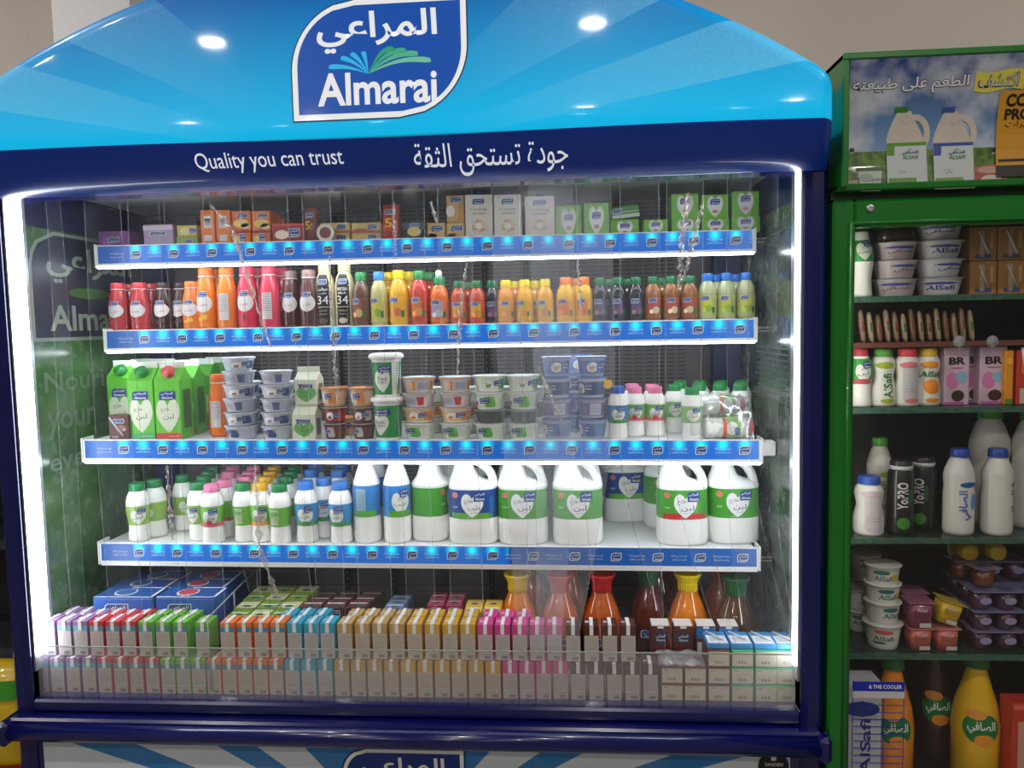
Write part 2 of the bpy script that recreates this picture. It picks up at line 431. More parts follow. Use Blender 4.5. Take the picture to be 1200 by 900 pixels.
b.rows(lambda z: (.05, .7), 1.865, 1.97, mat('wall_blue_band', (24, 30, 84), .3), lambda y, z: sl(y, z), 1, 1)
sw = part('side_wall', b)
# lettering on the left wall, read from inside: along the depth of the chiller
d = MB()
lw = lambda e: (lambda y, z: (XL+.001+e, y, z))
d.leaf(.37, 1.705, .56, .31, GHOST, lw(.0002)); d.leaf(.37, 1.705, .54, .29, GHOSTB, lw(.0006))
d.text('المراعي', .37, 1.77, .42, .11, GHOST, lw(.001), .02); d.text('Almarai', .37, 1.615, .42, .075, GHOST, lw(.001), .02)
d.oval(.35, 1.69, .2, .035, mat('faint_green_leaf', (64, 110, 50), .4), lw(.001))
for t, z, w_ in (('Nourishing', 1.425, .52), ('your', 1.31, .22), ('every day', 1.20, .44)):
    d.text(t, .12+w_/2, z, w_, .075, mat('faint_words', (112, 140, 108), .4), lw(.001), .015)
part('wall_graphic', d, sw)
b = MB(); b.box(XR, XR+.02, .0, .72, .56, 1.97, SIDE_R); b.box(XR-.001, XR, .05, .7, 1.865, 1.97, mat('wall_blue_band', (24, 30, 84), .3))
for k in range(9): b.box(XR-.0015, XR, .12, .45, 1.36+k*.016, 1.365+k*.016, mat('wall_line', (84, 96, 96), .4))
for z in (1.80, 1.345, .90): b.box(XR-.002, XR, .02, .68, z, z+.003, mat('wall_line', (84, 96, 96), .4))
part('side_wall', b)
b = MB(); b.box(XL, XR, .06, .70, 1.972, 1.984, mat('chiller_lining', (196, 200, 200), .45)); part('top_lining', b)
b = MB(); b.box(XL, XR, -.0, .70, .565, .5845, mat('deck_metal', (150, 152, 156), .4, noise=.05)); part('deck', b)
# LED profiles
LED = mat('led_tube', (255, 255, 255), .5, emit=(240, 247, 255), es=LED_POWER)
ALU = mat('aluminium', (190, 194, 200), .35, metal=.7)
for X, s in ((XL, 1), (XR, -1)):
    b = MB(); b.box(min(X, X+s*.006), max(X, X+s*.006), .004, .082, .66, 1.925, ALU); p = part('light_profile', b)
    g = MB(); g.box(min(X+s*.006, X+s*.013), max(X+s*.006, X+s*.013), .006, .06 if s > 0 else .026, .70, 1.92, LED); part('led_tube', g, p)
b = MB(); b.box(.02, 1.98, .004, .024, 1.916, 1.925, ALU, .003); part('curtain_rail', b)
b = MB(); b.box(.1, 1.9, .05, .08, 1.935, 1.955, ALU); p = part('added_header_light', b)  # unseen tube behind the canopy, added to brighten the top shelf
g = MB(); g.box(.1, 1.9, .055, .075, 1.930, 1.935, mat('added_header_tube', (255, 255, 255), .4, emit=(245, 248, 255), es=ADDED_TOP_LIGHT)); part('led_tube', g, p)
# canopy
ACX, ACZ, ARR = 1.0, .591, 1.856; ZB = 1.915
def ztop(x): return ACZ+math.sqrt(ARR**2-(x-ACX)**2)
def _g(d, R): d = max(0, min(1, d/R)); return math.sqrt(1-(1-d)**2)
def cany(x, z):
    return -.028-.10*_g(z-ZB, .13)*_g(ztop(x)-z, .055)*_g(min(x+.055, 2.055-x), .045)
def csurf(e): return lambda x, z: (x, cany(x, z)-e, z)
b = MB(); NU, NV = 150, 44; vs = []
for i in range(NU+1):
    q = (1-math.cos(PI*i/NU))/2; x = -.055+2.11*(.75*q+.25*i/NU)
    for j in range(NV+1):
        p = (1-math.cos(PI*j/NV))/2; z = ZB+(ztop(x)-ZB)*(.8*p+.2*j/NV); vs.append((x, cany(x, z), z))
fs = [(i*(NV+1)+j, (i+1)*(NV+1)+j, (i+1)*(NV+1)+j+1, i*(NV+1)+j+1) for i in range(NU) for j in range(NV)]
b.add(vs, fs, CANOPY, True)
edge = [vs[j] for j in range(NV+1)]+[vs[i*(NV+1)+NV] for i in range(1, NU+1)]+[vs[NU*(NV+1)+j] for j in range(NV-1, -1, -1)]
m_ = len(edge); b.add(edge+[(x, .25, z) for x, y, z in edge], [(k, k+1, m_+k+1, m_+k) for k in range(m_-1)], CANOPY, True)
b.add([(x, .25, max(z, 1.98)) for x, y, z in edge], [tuple(range(m_))], NAVY)
b.add([(-.055, -.028, ZB), (2.055, -.028, ZB), (2.055, .034, ZB), (-.055, .034, ZB)], [(0, 1, 2, 3)], NAVY); b.box(-.0, 2.0, .028, .034, ZB+.0005, 1.975, ALU)
can = part('canopy_sign', b)
def pr(x0, y0, x1, y1, Y=-.128):
    cx, cy = (x0+x1)/2, (y0+y1)/2; a = at(x0, cy, Y); c = at(x1, cy, Y); t = at(cx, y0, Y); u = at(cx, y1, Y); m = at(cx, cy, Y)
    return m.x, m.z, c.x-a.x, t.z-u.z
b = MB()
lx, lz, lw_, lh = 1.0235, 2.182, .407, .265
b.leaf(lx, lz, lw_+.006, lh+.006, mat('sign_dark_outline', (20, 44, 90), .4), csurf(.001), .6, 24, 16)  # thin dark outline printed round the plate
b.leaf(lx, lz, lw_, lh, SIGNWHITE, csurf(.0018), .6, 24, 16)
b.leaf(lx, lz, lw_-.026, lh-.026, SIGNBLUE, csurf(.0026), .58, 24, 16)
b.text('المراعي', *pr(371, 13, 512, 61), SIGNWHITE, csurf(.0036), .022, 6)
b.text('Almarai', *pr(372, 84, 512, 123), SIGNWHITE, csurf(.0036), .024, 6)
hubx, hubz = at(432, 87, -.128).x, at(432, 87, -.128).z
def blade(tx, ty, w0, bend, m):
    T = at(tx, ty, -.128); L = 12; v = []
    for k in range(L+1):
        t = k/L; x = hubx+(T.x-hubx)*t; z = hubz+(T.z-hubz)*t+bend*math.sin(PI*t)
        wd = w0*(t**.8)*(1 if t < .9 else 1-(t-.9)*4); dx, dz = T.x-hubx, T.z-hubz; l = math.hypot(dx, dz)
        for sg in (-1, 1): xx, zz = x-dz/l*wd*sg/2, z+dx/l*wd*sg/2; v.append(csurf(.0036)(xx, zz))
    b.add(v, [(2*k, 2*k+1, 2*k+3, 2*k+2) for k in range(L)], m)
CY = mat('leaf_cyan', (40, 176, 226), .4, emit=(40, 176, 226), es=.4)
for tx, ty in ((386, 79), (400, 68), (412, 63), (426, 61)): blade(tx, ty, .013, .006, CY)
for k, (tx, ty) in enumerate(((462, 57), (476, 59), (490, 63), (505, 71))):
    blade(tx, ty, .015, .016-.001*k, mat('leaf_green_%d' % k, [(20, 160, 110), (70, 185, 140), (95, 200, 160), (140, 220, 195)][k], .4, emit=(60, 180, 140), es=.25))
b.text('Quality you can trust', *pr(231, 179, 403, 201, -.10), SIGNWHITE, csurf(.004), .0, 5, .0)
b.text('جودة تستحق الثقة', *pr(485, 168, 665, 202, -.10), SIGNWHITE, csurf(.004), .0, 5)
part('sign_lettering', b, can)
# bumper and base
b = MB(); b.tube([(-.07, -.045, .518), (2.066, -.045, .518)], .026, NAVY, 16); b.box(-.07, 2.07, -.045, .0, .535, .552, NAVY, .006)
for X in (-.075, 2.04): b.box(X, X+.03, -.075, .01, .485, .552, NAVY, .01)
part('bumper_rail', b)
b = MB(); b.box(.012, 1.985, -.014, -.004, .03, .488, LOWER); b.box(-.03, 2.03, -.003, .05, .0, .55, NAVY)
q = lambda e: flat(-.0145-e)
lpx, lpz = .998, .405
b.leaf(lpx, lpz, .33, .14, C((20, 50, 120)), q(.0), .5, 14); b.leaf(lpx, lpz, .32, .13, WHITE, q(.0005), .5, 14); b.leaf(lpx, lpz, .30, .112, C((10, 44, 120)), q(.001), .5, 14)
b.text('المراعي', lpx, lpz+.014, .22, .062, PALE, q(.002), .02, 4); b.text('Almarai', lpx, lpz-.036, .2, .028, PALE, q(.002), .02, 4)
part('lower_panel', b)
X, Z = at(907, 893, -.02).x, at(907, 893, -.02).z
b = MB(); v = []
b.oval(X, Z-.012, .075, .075, C((14, 16, 24)), flat(-.017), 16); b.rect(X, Z+.008, .012, .012, PALE, flat(-.018)); b.text('SANDEN', X, Z-.008, .044, .009, PALE, flat(-.018)); b.text('INTERCOOL', X, Z-.022, .05, .007, PALE, flat(-.018))
part('maker_badge', b)
LIPG = clear_mat('clear_acrylic', .10, gloss=.07, rough=.03)
b = MB(); b.box(XL+.01, XR-.01, .006, .010, .586, .727, LIPG); p = part('front_lip', b)
g = MB(); g.box(XL+.01, XR-.01, .0055, .0105, .727, .7295, mat('acrylic_edge', (150, 160, 152), .2)); part('lip_edge', g, p)

# shelves
SH = {}
def shelf(k, zs, slope, Yf, x0, x1, firstlogo, nlogo, xcut, dead=None):
    SH[k] = (zs-.004, slope, Yf)
    def tilt(mb): mb.v = [(x, y, z+(x-1)*slope) for x, y, z in mb.v]; return mb
    SM = mat('shelf_white', (226, 228, 230), .4)
    b = MB(); b.box(x0+.008, x1-.008, Yf+.004, .655, zs-.02, zs-.005, SM)
    o = part('shelf', tilt(b))
    lx = Xat(firstlogo, Yf, zs)
    P = strip_print('price_strip_print_%d' % k, lx, slope, zs, xcut)
    b = MB(); b.box(x0, x1, Yf-.006, Yf+.003, zs-.062, zs, WHITE, .001); b.rows(lambda z: (x0+.006, x1-.006), zs-.054, zs-.003, P, flat(Yf-.0065), 1, 1)
    s = flat(Yf-.007); 
    for i in range(-1, nlogo):
        X = lx+i*.117
        if i >= 0:
            b.leaf(X, zs-.029, .030, .024, PALE, flat(Yf-.0068), .35, 5, 3); b.leaf(X, zs-.029, .026, .020, BLUE, flat(Yf-.007), .35, 5, 3)
            b.text('المراعي', X, zs-.0255, .020, .008, PALE, flat(Yf-.0074), .02); b.text('Almarai', X, zs-.0345, .019, .0055, PALE, flat(Yf-.0074), .02)
        if i < nlogo-1:
            X += .0585; b.text('جودة تستحق الثقة', X, zs-.0255, .044, .0085, PALE, s, 0, 1); b.text('Quality you can trust', X, zs-.036, .042, .0065, PALE, s, 0, 1)
    part('price_strip', tilt(b), o)
    b = MB(); b.box(x0+.002, x1-.002, Yf-.005, Yf+.004, zs-.069, zs-.062, mat('shelf_led', (255, 255, 255), .4, emit=(235, 245, 255), es=SHELF_LED) if dead is None else WHITE)
    part('shelf_light', tilt(b), o)
    for xa in (x0-.0052, x1+.0002):
        b = MB(); b.box(xa, xa+.005, Yf-.008, Yf+.05, zs-.066, zs+.004, WHITE, .001); part('end_cap', tilt(b), o)
shelf(1, 1.826, -.005, .32, .040, 1.970, 160, 17, 9)
shelf(2, 1.575, -.003, .32, .052, 1.975, 170, 17, 9)
shelf(3, 1.2545, -.010, .20, .040, 1.962, 146, 17, 9)
b = MB(); b.box(1.967, 2.008, .22, .26, 1.195, 1.235, WHITE, .003); b.box(1.967, 2.005, .225, .255, 1.207, 1.222, C((200, 202, 200))); part('shelf_bracket', b)
shelf(4, .9415, -.0075, .24, .044, 1.966, 164, 17, Xat(596, .24, .94), dead=True)
def ssz(k, X): zs, sl_, yf = SH[k]; return zs+(X-1)*sl_
#@@PRODUCTS
# ------------------------------------------------------------------ product moulds
def ringsurf(rings):
    """front of a lofted body: point on the skin for a given x, z"""
    def f(x, z):
        rs = rings
        if z <= rs[0][2]: a = b = rs[0]; t = 0
        elif z >= rs[-1][2]: a = b = rs[-1]; t = 0
        else:
            for a, b in zip(rs, rs[1:]):
                if a[2] <= z <= b[2]: break
            t = (z-a[2])/max(1e-9, b[2]-a[2])
        cx, cy, _, rx, ry, n = [a[i]+(b[i]-a[i])*t for i in range(6)]
        q = min(.97, abs(x-cx)/rx); return (x, cy-ry*(1-q**n)**(1/n), z)
    return f
def rr(prof, n=2, ky=1.): return [(0, 0, z, r, r*ky, n) for r, z in prof]
def capmesh(r, z0, h, m, cx=0, seg=18):
    b = MB(); b.lathe([(r*.98, z0), (r, z0+h*.2), (r, z0+h*.82), (r*.9, z0+h), (0, z0+h)], m, seg, cx=cx)
    b.lathe([(r*1.04, z0-.002), (r*1.04, z0+.0015)], m, seg, cx=cx); return b
def sleeve(rings, z0, z1, m, e=.0006, seg=20):
    b = MB(); f = ringsurf(rings); out = []
    zs = [z0]+[r[2] for r in rings if z0 < r[2] < z1]+[z1]
    for z in zs:
        for a, c in zip(rings, rings[1:]):
            if a[2] <= z <= c[2]: break
        t = (z-a[2])/max(1e-9, c[2]-a[2]); q = [a[i]+(c[i]-a[i])*t for i in range(6)]
        out.append((q[0], q[1], z, q[3]+e, q[4]+e, q[5]))
    b.rings(out, m, seg, False, False); return b
def bottle(key, name, prof, bm, capr, caph, cm, z0, z1, lm, design, n=2, extra=None, seg=20):
    R = rr(prof, n); b = MB(); b.rings(R, bm, seg)
    top = prof[-1][1]; l = sleeve(R, z0, z1, lm, seg=seg); s = off(ringsurf(R), .0013); design(l, s)
    kind(key, name, [('bottle_body', b), ('cap', capmesh(capr, top-.002, caph, cm))]+([('label_sleeve', l)] if lm else [])+(extra or []))

# flavoured milk, tall tapered bottle with white oval
def flav(key, col, capc, fruit, H, W, back=False):
    bm = C(col, .25, .4, 'gloss'); r = W/2
    prof = [(r*.9, 0), (r, .006), (r, H*.55), (r*.93, H*.66), (r*.7, H*.84), (r*.68, H*.86)]
    def des(b, s):
        if back: b.rect(0, H*.36, W*.5, H*.42, C((214, 206, 204)), s); [b.rect(0, H*(.54-.035*k), W*.4, H*.008, GREYTXT, off(s, .0005)) for k in range(8)]
        else:
            b.oval(0, H*.42, W*.84, H*.30, C((232, 226, 222)), s); b.text('حليب', 0, H*.40, W*.45, H*.07, C((150, 70, 70)), off(s, .0006))
            mark(b, 0, H*.56, W*.42, H*.085, off(s, .0004)); b.oval(W*.08, H*.2, W*.3, H*.09, C(fruit), off(s, .0004)); b.oval(-W*.15, H*.17, W*.2, H*.07, C(fruit), off(s, .0006))
    bottle(key, 'flavoured_milk_bottle', prof, bm, r*.72, H*.14, C(capc, .35), H*.05, H*.62, bm, des, extra=None)
    KINDS[key][1].append(('neck_ring', (lambda m: (m.lathe([(r*.76, H*.845), (r*.76, H*.862)], C((235, 225, 220)), 18), m)[1])(MB()).build('neck_ring'), None))
flav('fl_red', (196, 52, 58), (214, 56, 62), (190, 60, 60), .150, .058); flav('fl_redb', (196, 52, 58), (214, 56, 62), (190, 60, 60), .150, .058, True)
flav('fl_brown', (64, 34, 30), (60, 30, 28), (90, 50, 40), .150, .058)
flav('fl_orange_s', (232, 120, 32), (232, 116, 34), (250, 190, 40), .150, .058)
flav('fl_orange', (236, 128, 24), (236, 118, 30), (250, 190, 40), .190, .060); flav('fl_orangeb', (236, 128, 24), (236, 118, 30), (250, 190, 40), .190, .060, True)
flav('fl_pink', (214, 52, 84), (220, 60, 90), (170, 40, 60), .190, .060); flav('fl_pinkb', (222, 60, 84), (222, 60, 84), (170, 40, 60), .190, .060, True)
flav('fl_choc', (92, 46, 42), (150, 120, 112), (60, 30, 24), .176, .056)
# protein shake
def prot(key, t1, t2, t3):
    H, r = .172, .029; prof = [(r*.86, 0), (r, .006), (r*.97, .05), (r, .09), (r, .125), (r*.86, .148), (r*.62, .164), (r*.62, H)]
    R = rr(prof); cr = C((226, 214, 170), .4); b = MB(); b.rings(R, cr); l = MB(); s = off(ringsurf(R), .0006); K = C((24, 22, 24))
    l.rows(lambda z: (-.019, .019) if z < .135 else (-.019+(z-.135)*.35, .019-(z-.135)*.35), .006, .158, K, s, 16, 6)
    s2 = off(s, .0018); l.text('34', 0, .082, .034, .025, WHITE, s2, .0, 4); l.text(t1, 0, .114, .03, .010, WHITE, s2, .02); l.text(t2, 0, .102, .026, .006, WHITE, s2, .02)
    mark(l, 0, .136, .024, .014, s2); l.rect(0, .061, .036, .002, cr, s2); l.text(t3, 0, .05, .026, .006, cr, s2); l.text('34 grams', 0, .04, .022, .004, PALE, s2)
    l.oval(0, .02, .026, .018, C((200, 190, 170)) if key == 'prot2' else C((110, 84, 72)), s2)
    kind(key, 'protein_shake_bottle', [('bottle_body', b), ('cap', capmesh(r*.66, H-.002, .026, cr)), ('front_label', l)])
prot('prot1', 'بروتين', 'حليب', 'كوفي'); prot('prot2', 'PROTEIN', 'MILK', 'VANILLA')
# small juice bottles
def juice(key, liq, capc, lab, fr, H=.132, W=.05, sport=False, clear=False):
    r = W/2; bm = mat('liquid_%d_%d_%d' % liq, liq, .12, coat=.7)
    prof = [(r*.8, 0), (r, .008), (r*.97, H*.22), (r, H*.4), (r, H*.58), (r*.9, H*.70), (r*.55, H*.84), (r*.5, H*.86)]
    def des(b, s):
        b.rect(-r*.12, H*.32, W*.55, H*.30, C(lab), off(s, .0003), 1, 6); b.oval(r*.1, H*.25, W*.42, H*.16, C(fr), off(s, .0008)); b.oval(-r*.4, H*.22, W*.22, H*.1, C([min(255, v+40) for v in fr]), off(s, .0011))
        mark(b, -r*.25, H*.46, W*.4, H*.09, off(s, .0012)); b.rect(r*.62, H*.22, W*.12, H*.12, DGREEN, off(s, .0012), 1, 2)
    ex = []
    if sport: m = MB(); m.lathe([(r*.35, H*.98), (r*.33, H*1.10), (r*.2, H*1.13), (0, H*1.13)], C((226, 230, 230)), 14); ex = [('spout', m)]
    bottle(key, 'juice_bottle', prof, bm, r*.62, H*.14, C(capc, .35), H*.08, H*.52, C([int(v*.8+lab[i]*.2) for i, v in enumerate(liq)]), des, extra=ex)
YEL = (244, 214, 20); GC = (26, 108, 62); BC = (38, 112, 198)
juice('j_peach', (104, 70, 50), (46, 142, 70), (168, 84, 78), (214, 170, 110), .165, .054); juice('j_lemon_t', (196, 186, 120), (62, 140, 214), (216, 204, 70), (150, 180, 60), .165, .054)
juice('j_mango_t', (244, 182, 14), YEL, (244, 176, 20), (226, 120, 60), .168, .058); juice('j_cocktail_t', (206, 56, 34), (40, 136, 70), (214, 120, 30), (236, 150, 70), .165, .056)
juice('j_sport', (238, 112, 34), (40, 140, 84), (170, 160, 190), (200, 190, 200), .145, .058, True)
juice('j_fruit', (196, 72, 44), (40, 110, 60), (228, 176, 40), (230, 130, 60), .132, .052); juice('j_grape', (40, 34, 44), GC, (96, 84, 120), (130, 90, 110))
juice('j_orange', (236, 150, 24), YEL, (226, 170, 60), (236, 140, 40)); juice('j_mango', (244, 176, 10), YEL, (220, 190, 60), (236, 150, 50)); juice('j_carrot', (244, 186, 10), (236, 124, 34), (230, 140, 60), (240, 120, 20), .136, .056)
juice('j_apple', (150, 92, 40), GC, (196, 80, 70), (226, 200, 160)); juice('j_lemon', (184, 190, 140), BC, (216, 214, 60), (160, 190, 60), .138, .052)
# white dairy bottles
def dairy(key, capc, lab, low, H, W, z0, z1, text, cap=True, fruit=None, back=False, sharp=False, name='dairy_bottle'):
    r = W/2
    if H > .2: prof = [(r*.9, 0), (r, .008), (r, H*.2), (r*.99, H*.3), (r, H*.62), (r*.95, H*.70), (r*.72, H*.82), (r*.42, H*.95), (r*.4, H)]
    else: prof = [(r*.86, 0), (r*.93, .006), (r*.84, H*.26), (r*.88, H*.36), (r, H*.52), (r, H*.68), (r*.9, H*.78), (r*.66, H*.87), (r*.6, H*.9)]
    def des(b, s):
        if low: b.rect(0, z0+(z1-z0)*.1, W*.97, (z1-z0)*.2, C(low), off(s, .0002), 1, 10)
        if back: b.rect(-r*.2, (z0+z1)/2, W*.36, (z1-z0)*.8, C((150, 186, 206) if lab[2] > 120 else (190, 214, 160)), s); [b.rect(-r*.2, z1-(z1-z0)*(.2+.08*k), W*.28, .0012, GREYTXT, off(s, .0005), 1, 3) for k in range(8)]; return
        hz = z0+(z1-z0)*.42
        b.heart(0, hz, W*.62, (z1-z0)*.74, PALE, s); b.text(text, -r*.05, hz, W*.42, (z1-z0)*.2, DKTXT, off(s, .0005)); b.text('طازج', r*.05, hz+(z1-z0)*.17, W*.26, (z1-z0)*.13, DKTXT, off(s, .0005))
        mark(b, r*.25, z0+(z1-z0)*.76, W*.34, (z1-z0)*.27, off(s, .0008), outline=False)
        if fruit: b.oval(-r*.1, z0+(z1-z0)*.22, W*.26, W*.22, C(fruit), off(s, .001))
    if low and fruit is None and text == 'حليب': pass
    bottle(key, name, prof, MILK, (r*.42 if H > .2 else r*.66), .02 if H > .2 else H*.12, C(capc, .35), z0, z1, C(lab, .35), des)
G1 = (112, 184, 56)
dairy('laban', (28, 132, 70), (150, 190, 90), None, .172, .067, .05, .108, 'لبن'); dairy('laban_s', (28, 132, 70), G1, None, .172, .067, .05, .108, 'لبن', back=True)
dairy('berry', (232, 130, 168), G1, (214, 90, 110), .172, .067, .05, .112, 'Laban', fruit=(200, 40, 50)); dairy('mangolaban', (240, 180, 40), G1, (240, 160, 60), .172, .067, .05, .112, 'Laban', fruit=(244, 140, 30))
dairy('milk_s', (48, 122, 206), (62, 146, 206), (70, 150, 70), .178, .070, .052, .118, 'حليب')
dairy('milk_l', (70, 140, 210), (40, 124, 196), (86, 172, 50), .25, .082, .078, .170, 'حليب'); dairy('milk_lb', (70, 140, 210), (50, 130, 196), (86, 172, 50), .25, .082, .078, .170, 'حليب', back=True)
dairy('y_blue', (40, 96, 190), (60, 120, 180), (60, 150, 70), .145, .058, .045, .095, 'Laban'); dairy('y_pink', (232, 130, 168), (120, 180, 90), (214, 110, 110), .140, .060, .045, .092, 'Laban', fruit=(200, 50, 50))
dairy('y_green', (30, 140, 70), (150, 196, 130), None, .140, .060, .045, .092, 'لبن')
dairy('y_greenred', (200, 44, 52), (140, 190, 90), (220, 100, 70), .130, .060, .045, .092, 'لبن')
# two litre jug with a loop handle
def jug(key, lab, low, capc, text, H=.262, W=.146, red=None):
    r = W/2; n = 2.7
    R = [(0, 0, 0, r*.93, r*.72, n), (0, 0, .008, r, r*.78, n), (0, 0, H*.26, r, r*.78, n), (0, 0, H*.28, r*.985, r*.77, n), (0, 0, H*.62, r*.985, r*.77, n), (0, 0, H*.64, r, r*.78, n),
         (-r*.03, 0, H*.655, r*.95, r*.74, n), (-r*.22, 0, H*.685, r*.74, r*.64, 2.3), (-r*.36, 0, H*.725, r*.56, r*.50, 2.2), (-r*.38, 0, H*.82, r*.42, r*.40, 2), (-r*.38, 0, H*.92, r*.34, r*.34, 2), (-r*.38, 0, H*.97, r*.28, r*.28, 2)]
    b = MB(); b.rings(R, MILK, 28)
    h = MB(); p = []
    for X_, Z_ in ((-.34, .86), (-.14, .90), (.10, .90), (.34, .87), (.56, .82), (.72, .755), (.80, .69), (.81, .64), (.76, .58)): p.append((r*X_, 0, H*Z_))
    h.tube(p, [r*.15, r*.17]+[r*.18]*5+[r*.21, r*.22], MILK, 12, ry=r*.26)
    l = sleeve(R, H*.29, H*.61, C(lab, .35), .0006, 28); s = off(ringsurf(R), .001); z0, z1 = H*.29, H*.61
    if low: l.rect(0, z0+(z1-z0)*.1, W*.93, (z1-z0)*.2, C(low), s, 1, 14)
    l.heart(r*.02, z0+(z1-z0)*.46, W*.44, (z1-z0)*.84, WHITE, off(s, .0004)); l.text(text, r*.1, z0+(z1-z0)*.38, W*.25, (z1-z0)*.22, DKTXT, off(s, .0008)); l.text('طازج', -r*.12, z0+(z1-z0)*.6, W*.17, (z1-z0)*.17, DKTXT, off(s, .0008))
    l.text('1% دسم', r*.1, z0+(z1-z0)*.21, W*.12, (z1-z0)*.07, DKTXT, off(s, .0008))
    mark(l, r*.33, z0+(z1-z0)*.78, W*.24, (z1-z0)*.34, off(s, .0012), outline=False)
    l.oval(-r*.66, z0+(z1-z0)*.82, W*.12, W*.12, C((214, 120, 110)), off(s, .0008)); l.rect(r*.78, z0+(z1-z0)*.45, W*.08, (z1-z0)*.6, C((10, 110, 190)) if lab[2] > 90 else C((60, 150, 40)), off(s, .0006), 1, 3)
    l.text('2 لتر', -r*.1, z0+(z1-z0)*.07, W*.1, (z1-z0)*.07, WHITE, off(s, .0008)); l.text('جديد', -r*.66, z0+(z1-z0)*.4, W*.1, (z1-z0)*.1, PALE, off(s, .0008))
    c = capmesh(r*.32, H*.962, .02, C(capc, .35), cx=-r*.38)
    kind(key, 'milk_jug', [('jug_body', b), ('handle', h), ('label_sleeve', l), ('cap', c)])
jug('jug_milk', (26, 72, 150), (96, 176, 40), (40, 110, 200), 'حليب'); jug('jug_laban', (70, 160, 40), None, (20, 140, 70), 'لبن'); jug('jug_red', (70, 160, 40), (206, 40, 44), (210, 40, 60), 'لبن')
# cups with a rimmed lid
def cup(key, W, H, body, lid, label, design=None, foil=True, clearlid=False, name='yogurt_cup'):
    r = W/2; prof = [(r*.74, 0), (r*.76, .003), (r*.92, H*.9), (r, H*.9), (r, H*.95)]
    b = MB(); b.lathe(prof, C(body, .35) if isinstance(body, tuple) else body, 24); R = rr([(r*.74, 0), (r*.76, .003), (r*.92, H*.9)]); s = off(ringsurf(R), .0008)
    l = sleeve(R, H*.14, H*.78, C(label, .35) if label else WHITE, .0005, 24)
    if design: design(l, s, W, H)
    d = MB(); d.lathe([(r*1.02, H*.93), (r*1.03, H*.96), (r*.98, H*.975), (0, H*.98)], C(lid, .25), 24)
    if clearlid: d.lathe([(r*.98, H*.97), (r*.98, H*1.02), (r*.9, H*1.02), (r*.88, H*.985)], C((210, 214, 220), .2), 24)
    kind(key, name, [('cup', b), ('label_band', l), ('lid', d)])
def dz_std(c1, c2, txt=None, side=1):
    def f(l, s, W, H):
        l.oval(-W*.18*side, H*.46, W*.3, H*.5, WHITE, s); l.rect(W*.22*side, H*.46, W*.24, H*.6, C(c1), s, 1, 4)
        mark(l, W*.08*side, H*.52, W*.28, H*.3, off(s, .0004), outline=False); l.oval(-W*.2*side, H*.36, W*.14, H*.22, C(c2), off(s, .0004))
        if txt: l.text(txt, -W*.2*side, H*.5, W*.2, H*.18, DKTXT, off(s, .0008))
    return f
def dz_back(c1):
    def f(l, s, W, H):
        l.rect(0, H*.46, W*.36, H*.56, C((190, 192, 208)), s, 1, 4); l.rect(W*.3, H*.46, W*.16, H*.6, C(c1), s, 1, 3); l.rect(-W*.3, H*.46, W*.16, H*.6, C(c1), s, 1, 3)
        for k in range(4): l.rect(0, H*(.6-.09*k), W*.3, H*.03, GREYTXT, off(s, .0004), 1, 3)
    return f
cup('c_cream', .096, .038, (214, 218, 226), (206, 212, 224), (196, 202, 216), dz_std((58, 72, 130), (170, 130, 120)), clearlid=True); cup('c_creamb', .096, .038, (214, 218, 226), (206, 212, 224), (188, 192, 210), dz_back((90, 104, 150)), clearlid=True)
cup('c_orange', .098, .043, (232, 226, 218), (226, 150, 60), (224, 206, 190), dz_back((224, 140, 50)), clearlid=True); cup('c_orange2', .098, .043, (232, 226, 218), (230, 160, 80), (232, 190, 130), dz_std((226, 140, 40), (230, 130, 40)), clearlid=True)
cup('c_red', .098, .040, (232, 226, 222), (226, 190, 180), (226, 214, 210), dz_back((206, 60, 60)), clearlid=True)
cup('c_green', .098, .046, (236, 238, 232), (226, 232, 222), (214, 226, 206), dz_std((90, 170, 70), (120, 180, 90), 'لبنة')); cup('c_greenred', .098, .050, (236, 238, 232), (232, 236, 226), (206, 222, 190), dz_std((110, 180, 70), (206, 110, 90), 'لبنة'))
cup('c_clear', .094, .036, (90, 100, 92), (150, 156, 150), (84, 92, 88), None)
cup('c_pud_b', .070, .046, (96, 58, 50), (176, 160, 152), (112, 66, 60), dz_std((200, 190, 184), (210, 150, 130))); cup('c_pud_r', .070, .046, (110, 62, 56), (196, 176, 168), (176, 60, 60), dz_std((210, 60, 60), (150, 50, 50)))
cup('c_caramel', .078, .055, (206, 168, 116), (224, 136, 70), (226, 190, 160), dz_std((226, 140, 60), (240, 230, 220)))
cup('c_blue', .086, .058, (150, 160, 190), (40, 92, 176), (96, 122, 178), dz_std((30, 70, 150), (226, 190, 130), 'Greek')); cup('c_blue2', .086, .058, (196, 198, 204), (60, 110, 190), (70, 84, 130), dz_std((40, 60, 110), (226, 180, 90), 'Greek')); cup('c_blue3', .086, .056, (170, 160, 180), (90, 120, 180), (110, 110, 160), dz_back((120, 100, 140)))
